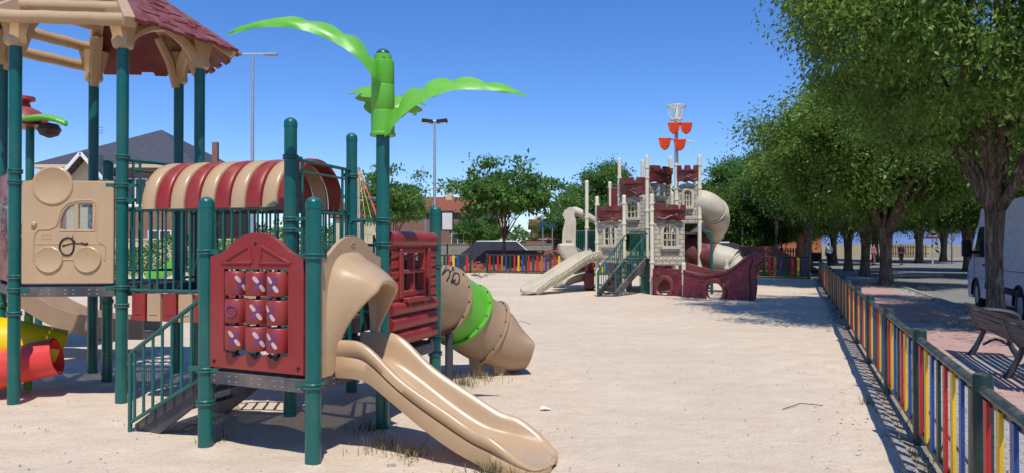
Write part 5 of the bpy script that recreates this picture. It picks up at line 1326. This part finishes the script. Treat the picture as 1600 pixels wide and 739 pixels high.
h1=house('big two-storey brick house with dark hipped slate roof and cream gabled dormer',X(70,d),X(296,d),d,d+10,ZY(259,d),ZY(203,d+5),'brick','roofs',[(X(115,d),3.6),(X(212,d),3.6),(X(280,d),3.6),(X(115,d),.9),(X(250,d),.9)])
m=MB(); gx=X(152,d); m.plate([(-.95,0),(.95,0),(.95,4.9),(0,6.0),(-.95,4.9)],[rect(-.35,3.4,.35,4.6)],V(gx,d-.75,.0),V(1,0,0),Z,.3); m.box(V(gx-1.0,d-.3,2.5),(.3,1,5)); m.box(V(gx+1.0,d-.3,2.5),(.3,1,5)); dm=m.build('dormer_wall',M['plaster'],h1)
m=MB()
for s in (-1,1): m.beam(V(gx+s*1.2,d-.5,4.75),V(gx,d-.5,6.15),2.2,.12,up=V(0,1,0).cross(V(s,0,-1)).normalized() if False else V(0,0,1))
m.build('dormer_roof',M['roofs'],dm); m=MB()
for s in (-1,1): m.beam(V(gx+s*1.2,d-1.62,4.72),V(gx,d-1.62,6.10),.06,.16)
m.build('bargeboard',M['white'],dm); m=MB(); m.box(V(gx,d-.7,4.0),(.9,.05,1.2)); m.build('pane',M['glass'],dm)
m=MB(); m.box(V(X(284,d),d+4.5,ZY(243,d+4.5)),(.3,.3,1.5)); m.build('chimney',M['brick'],h1)
b=V(X(103,d),d+3,ZY(222,d+3)); m=MB(); m.tube([b-Z*1,b+Z*.9],.04,6)
for k in range(3): m.tube([b+Z*(.5+k*.15)+V(-.3,0,0),b+Z*(.5+k*.15)+V(.3,0,0)],.025,5)
m.build('aerial',M['galv'],h1)
house('low brick house with long terracotta roof right of the palm post',X(600,75),X(745,75),75,84,ZY(333,75),ZY(308,79),'brick','rooft',[(X(660,75),1.2),(X(625,75),1.2),(X(715,75),1.2)],'gable',(X(702,79),79,ZY(311,79)))
house('dark-roofed house peeping over the terracotta roof',X(680,95),X(790,95),95,105,ZY(328,95),ZY(304,100),'plaster','roofs',[(X(765,95),1.6)])
house('brick villa with terracotta roof glimpsed beneath the spreading tree, left of the hooded slide',X(832,90),X(905,90),90,98,ZY(356,90),ZY(343,94),'brick','rooft',[(X(845,90),.9,1.4,1.2),(X(870,90),.9,1.4,1.2)],'gable')
house('terracotta-roofed row house far left of the floodlight mast',X(520,85),X(610,85),85,93,ZY(340,85),ZY(318,89),'plaster','rooft',[(X(560,85),1.2),(X(590,85),1.2)],'gable')
ob=house('orange brick building seen between the trunks beyond the warning fence',X(1218,84),X(1284,84),84,92,ZY(333,84),ZY(322,88),'bricko','rooft',[(X(1232,84),2.6,.8,1.2),(X(1262,84),2.6,.8,1.2)])
# walls
def wall(label,x0,x1,y,h,mat,name='boundary_wall'):
    m=MB(); m.box(V((x0+x1)/2,y,h/2-.05),(x1-x0,.25,h+.1)); m.box(V((x0+x1)/2,y,h+.03),(x1-x0,.36,.07)); return tag(m.build(name,M[mat],bevel=.01),label,'wall')
wall('pale block wall running behind the trees to the floodlight mast and beyond',X(480,68),X(862,68),68,1.55,'block')
wall('white rendered wall seen through the bridge railings',X(60,36),X(480,36),36,1.75,'plaster')
wall('brick boundary wall left of the hooded slide',X(822,80),X(935,80),80.0,2.0,'brick')
# picket fences far right
def picket(label,x0,x1,y,h,mat,step=.22,slant=0):
    t=thing('picket_fence',label,'fence',((x0+x1)/2,y,0)); m=MB(); n=int((x1-x0)/step)
    for k in range(n):
        x=x0+(k+.5)*step; m.box(V(x,y,h/2),(step*.5,.04,h))
    m.box(V((x0+x1)/2,y+.05,h*.8),(x1-x0,.05,.1)); m.box(V((x0+x1)/2,y+.05,h*.3),(x1-x0,.05,.1)); m.build('pickets',M[mat],t); return t
picket('brown timber picket fence across the lawn, before the orange building',X(1192,64),X(1262,64),64,1.25,'dwood')
picket('long low brown fence beyond the road, left of the warning triangle',X(1374,92),X(1452,92),92,1.5,'dwood',.3)
picket('weathered low fence on the field edge right of the warning triangle',X(1460,98),X(1530,98),98,1.3,'kerb',.45)
m=MB(); m.box(V(X(1253,60),60,1.0),(.7,.5,2.2)); m.lathe([(.33,0),(.36,.1),(.1,.3)],V(X(1253,60),60,2.1),10); tag(m.build('brick_pier',M['bricko'],bevel=.04),'stubby red brick pier at the end of the picket fence','pier')
# skate / pump track
def mound(name,label,pts_top,base_pts,z,mat):
    pass
def ramp(label,x0,x1,y0,y1,h,fr,sd,mat='track'):
    t=thing('track_ramp',label,'ramp',((x0+x1)/2,y0,0)); m=MB()
    N=10; rows=[]
    for i in range(N+1):
        s=i/N; zz=h*(.5-.5*math.cos(math.pi*min(1,s*1.25)))
        yy=y0+(y1-y0)*s; rows.append([V(x0+sd*(1),yy,0) if False else V(x0,yy,0),V(x0+sd*(zz/h if h else 0),yy,zz),V(x1-sd*(zz/h),yy,zz),V(x1,yy,0)])
    m.loft(rows,closed=False,caps=False); m.build('ramp_face',M[mat],t,ang=50)
    e=MB(); e.tube([rows[-1][0]+Z*.02,rows[-1][1]+Z*.03,rows[-1][2]+Z*.03,rows[-1][3]+Z*.02],.06,6); 
    e.build('edge_line',M['white'],t); return t
ramp('dark asphalt ramp mound with white edge line behind the back fence, under the lone tree',X(690,50),X(856,50),50,58,ZY(377,56),1,2.0)
ramp('dark asphalt ramp behind the ship prow with white marks',X(1098,47),X(1190,47),46,53,ZY(379,52),1,.3)
m=MB(); m.plate([(X(1178,47),0),(X(1262,47),0),(X(1255,47),.18),(X(1188,47),1.45),(X(1178,47),1.45)],[],V(0,48,0),V(1,0,0),Z,6); tag(m.build('concrete_bank',M['redslab'],bevel=.03),'red concrete wedge sloping down right of the ramp behind the prow','ramp')
m=MB(); m.add([V(X(716,44),43.6,.05),V(X(905,44),43.6,.05),V(X(905,46.5),46.6,1.2),V(X(760,46.5),46.6,1.2)],[(0,1,2,3)]); m.add([V(X(905,46.5),46.6,1.2),V(X(760,46.5),46.6,1.2),V(X(760,47),48.0,0),V(X(905,47),48.0,0)],[(0,1,2,3)]); m.add([V(X(716,44),43.6,.05),V(X(760,46.5),46.6,1.2),V(X(760,47),48.0,0)],[(0,1,2)])
rb=tag(m.build('concrete_bank',M['redslab'],smooth=False),'long red concrete bank behind the slat fence under the lone tree','ramp')
for px0,px1,y in ((1128,1131,50),(1140,1143,50),(1172,1175,50)):
    pass
m=MB()
for px in (1108,1122,1148,1166): m.box(V(X(px,48),47.6,.80),(.16,.9,.02),(V(1,0,0),V(0,.86,.5).normalized(),V(0,-.5,.86).normalized()))
# rope net climber
t=thing('rope_pyramid','coloured rope climbing net with a teal cross bar behind the palm post','rope climber',(-4,22,0))
top=P(560,262,20)
base=[P(540,381,19)+V(0,0,-1.4),P(600,381,19)+V(.6,0,-1.4),P(600,381,23)+V(.8,0,-1.4),P(530,381,23)+V(0,0,-1.4)]
for b in base: b.z=.05
rc=['s_yel','orangered','s_blu','lime']
for k in range(4):
    m=MB(); a,b=base[k],base[(k+1)%4]
    for j in range(4): m.tube([top,a.lerp(b,j/4)],.007,5)
    m.build('rope',M[rc[k]],t)
for j in range(1,6):
    m=MB(); q=[top.lerp(b,j/6) for b in base]; m.tube(q,.007,5,loop=True); m.build('rope',M[rc[j%4]],t)
m=MB(); m.tube([P(530,307,20),P(600,312,20)],.05,8); m.build('cross_bar',M['green'],t)
m=MB(); m.tube([V(top.x,top.y,-.1),top],.05,10); m.build('pole',M['galv'],t)
# litter bin by the walk, dark
b=at(1276,50); t=thing('litter_bin','dark litter bin on twin posts near the walker in white','litter bin',b); m=MB(); m.lathe([(.2,.45),(.26,.5),(.28,1.0),(.24,1.02),(.2,.6)],b,14); m.build('basket',M['dark'],t); m=MB(); m.tube([b+V(-.3,0,-.1),b+V(-.3,0,1.15)],.03,6); m.tube([b+V(.3,0,-.1),b+V(.3,0,1.15)],.03,6); m.tube([b+V(-.3,0,.8),b+V(.3,0,.8)],.02,6); m.build('post',M['dark'],t)
# ================================================================ PEOPLE
def skin_mesh(name,verts,edges,rad,mat,parent=None,sub=2):
    me=bpy.data.meshes.new(name); me.from_pydata(verts,edges,[]); me.materials.append(mat); o=bpy.data.objects.new(name,me); COL.objects.link(o)
    if parent is not None:
        o.parent=parent
    s=o.modifiers.new('skin','SKIN'); s.use_smooth_shade=True
    if not me.skin_vertices: me.skin_vertices.new(name='')
    for v,r in zip(me.skin_vertices[0].data,rad): v.radius=(r[0],r[1]) if isinstance(r,tuple) else (r,r)
    me.skin_vertices[0].data[0].use_root=True
    u=o.modifiers.new('sub','SUBSURF'); u.levels=sub; u.render_levels=sub; return o
skin_m=simple('skin',lin(176,128,104),.55,.05,6)
def person(label,loc,rz,topc,botc,hairc,H=1.68,arm=.0,hairlen=.0,skirt=False,stride=.16):
    t=thing('person',label,'person',(0,0,0)); k=H/1.7
    def v(x,y,z): return (x*k,y*k,z*k)
    B=[(v(0,0,.98),(.15,.11)),(v(0,0,1.14),(.13,.10)),(v(0,.01,1.32),(.165,.11)),(v(0,0,1.45),(.10,.075)),(v(0,.01,1.50),.05),(v(0,.02,1.57),(.075,.085)),(v(0,.02,1.64),(.07,.085)),
       (v(.17,0,1.40),.055),(v(.215,-.02,1.14),.042),(v(.20,.07+arm,.93),.032),(v(.20,.10+arm,.84),(.035,.02)),
       (v(-.17,0,1.40),.055),(v(-.215,-.02,1.14),.042),(v(-.20,.05-arm,.93),.032),(v(-.20,.06-arm,.84),(.035,.02)),
       (v(.09,stride*.1,.90),.085),(v(.095,stride*.5,.50),.06),(v(.10,stride*.9,.09),.042),(v(.11,stride*.9+.14,.04),(.042,.03)),
       (v(-.09,-stride*.1,.90),.085),(v(-.095,-stride*.4,.50),.06),(v(-.10,-stride*1.1,.11),.042),(v(-.11,-stride*1.1+.14,.05),(.042,.03)),
       (v(.20,.12+arm,.79),(.02,.012)),(v(-.20,.07-arm,.79),(.02,.012)),(v(0,.115,1.59),.014)]
    E=[(0,1),(1,2),(2,3),(3,4),(4,5),(5,6),(2,7),(7,8),(8,9),(9,10),(10,23),(2,11),(11,12),(12,13),(13,14),(14,24),(0,15),(15,16),(16,17),(17,18),(0,19),(19,20),(20,21),(21,22),(5,25)]
    skin_mesh('body',[b[0] for b in B],E,[tuple(x*k for x in b[1]) if isinstance(b[1],tuple) else b[1]*k for b in B],skin_m,t)
    def sub_(ids,ed,grow,name,mat):
        mp={i:j for j,i in enumerate(ids)}; rr=[]
        for i in ids:
            r=B[i][1]; rr.append((r[0]*k+grow,r[1]*k+grow) if isinstance(r,tuple) else r*k+grow)
        skin_mesh(name,[B[i][0] for i in ids],[(mp[a],mp[b]) for a,b in ed],rr,mat,t)
    sub_([1,0,2,3,7,8,9,11,12,13],[(0,1),(1,2),(2,3),(2,7),(7,8),(8,9),(2,11),(11,12),(12,13)],.022,'shirt',simple('shirt_cloth',topc,.85,.06,6))
    sub_([0,15,16,17,19,20,21],[(0,15),(15,16),(16,17),(0,19),(19,20),(20,21)],.02,'trousers',simple('trouser_cloth',botc,.85,.08,6))
    hv=[v(0,0.0,1.66),v(0,-.03,1.60)]+([v(0,-.06,1.45)] if hairlen else [])
    skin_mesh('hair',hv,[(i,i+1) for i in range(len(hv)-1)],[(.083*k,.085*k),(.082*k,.07*k)]+([(.07*k,.04*k)] if hairlen else []),simple('hair',hairc,.7,.15,20),t)
    m=MB()
    for x,y,z in ((.10,stride*.9+.06,.045),(-.10,-stride*1.1+.06,.06)): m.box(V(x*k,y*k,z*k-.005),(.10*k,.27*k,.09*k))
    m.build('shoes',M['dark'],t,bevel=.03,seg=3)
    t.location=loc; t.rotation_euler=(0,0,rz); return t
person('grey-haired walker in white top and black trousers, seen from behind by the fence end',at(1295,50)+V(0,0,.0),.15,lin(222,222,226),lin(28,28,34),lin(190,186,180),1.68)
person('walker in dark clothes approaching along the far side of the road',at(1408,58),math.pi-.2,lin(30,28,34),lin(28,26,30),lin(30,24,22),1.62,hairlen=1)
person('walker in faded pink clothes in the shade behind the elm trunk',at(1365.5,58),math.pi+.5,lin(176,108,118),lin(140,84,96),lin(60,44,38),1.6,hairlen=1)
# fallen leaves near the fence and on the walk
rg=np.random.default_rng(123); n=1500; y=rg.uniform(3.6,30,n)**1.0; x=np.array([fx(q) for q in y])+np.where(rg.uniform(0,1,n)<.45,-abs(rg.normal(0,.35,n))-.05,rg.uniform(0,2.6,n))
me=raw_mesh('fallen_leaves',leaves(np.stack([x,y,np.full(n,.045)],1),np.zeros((n,3)),.045,rg,0,.25)*np.array([1,1,.0])+np.array([0,0,.038]),4,M['dry']); o=bpy.data.objects.new('fallen_leaves',me); COL.objects.link(o); o['kind']='stuff'
# ================================================================ HILLS, SKY, CAMERA
def hills(name,y,x0,x1,hb,amp,fr,mat,seed,depth):
    m=MB(); n=160; rows=[[],[],[]]
    for i in range(n+1):
        x=x0+(x1-x0)*i/n; h=hb+amp*(mnoise.noise(Vector((x*fr,seed,0)))+.5*mnoise.noise(Vector((x*fr*3,seed,4))))
        rows[0].append(V(x,y-depth,-5)); rows[1].append(V(x,y,max(2,h))); rows[2].append(V(x,y+depth,-5))
    m.loft(rows,closed=False,caps=False); return struct(m.build(name,mat,ang=180))
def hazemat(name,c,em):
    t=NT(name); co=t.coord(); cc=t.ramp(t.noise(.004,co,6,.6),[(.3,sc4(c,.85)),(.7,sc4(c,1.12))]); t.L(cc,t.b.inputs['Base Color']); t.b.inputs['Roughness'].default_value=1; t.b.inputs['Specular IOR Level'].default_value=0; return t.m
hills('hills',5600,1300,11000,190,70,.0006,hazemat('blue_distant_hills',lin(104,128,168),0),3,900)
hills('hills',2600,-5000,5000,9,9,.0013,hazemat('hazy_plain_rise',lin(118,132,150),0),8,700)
w=bpy.data.worlds.new('World'); SC.world=w; w.use_nodes=True; nt=w.node_tree; bg=nt.nodes['Background']; sky=nt.nodes.new('ShaderNodeTexSky')
sky.sky_type='NISHITA'; sky.sun_disc=False; EL=R(60); hx,hy=.16,-.987; sky.sun_elevation=EL; sky.sun_rotation=math.atan2(hx,hy); sky.air_density=1.0; sky.dust_density=.0; sky.ozone_density=2.6; sky.altitude=700
hs=nt.nodes.new('ShaderNodeHueSaturation'); hs.inputs['Saturation'].default_value=1.22; hs.inputs['Value'].default_value=1.0
nt.links.new(sky.outputs[0],hs.inputs['Color']); mx=nt.nodes.new('ShaderNodeMix'); mx.data_type='RGBA'; mx.blend_type='MULTIPLY'; mx.inputs[0].default_value=1; mx.inputs[7].default_value=(.76,.88,1.20,1); nt.links.new(hs.outputs[0],mx.inputs[6]); nt.links.new(mx.outputs[2],bg.inputs[0]); bg.inputs[1].default_value=.13
sl=bpy.data.lights.new('sun','SUN'); so_=bpy.data.objects.new('sun',sl); COL.objects.link(so_); sl.energy=4.0; sl.angle=R(.53); sl.color=(1,.955,.89)
sd=V(hx*math.cos(EL),hy*math.cos(EL),math.sin(EL)); so_.rotation_euler=sd.to_track_quat('Z','Y').to_euler()
cam=bpy.data.cameras.new('camera'); co=bpy.data.objects.new('camera',cam); COL.objects.link(co); co.location=(0,0,CH); co.rotation_euler=(R(90)+math.atan(11.5/F),0,0)
cam.sensor_width=36; cam.lens=F/1600*36; cam.clip_start=.05; cam.clip_end=20000; SC.camera=co
SC.view_settings.view_transform='Standard'; SC.view_settings.look='None'; SC.view_settings.exposure=0
SC.render.engine='CYCLES'; SC.cycles.use_denoising=True; SC.cycles.max_bounces=8; SC.cycles.transparent_max_bounces=12
try: SC.cycles.denoiser='OPENIMAGEDENOISE'
except Exception: pass
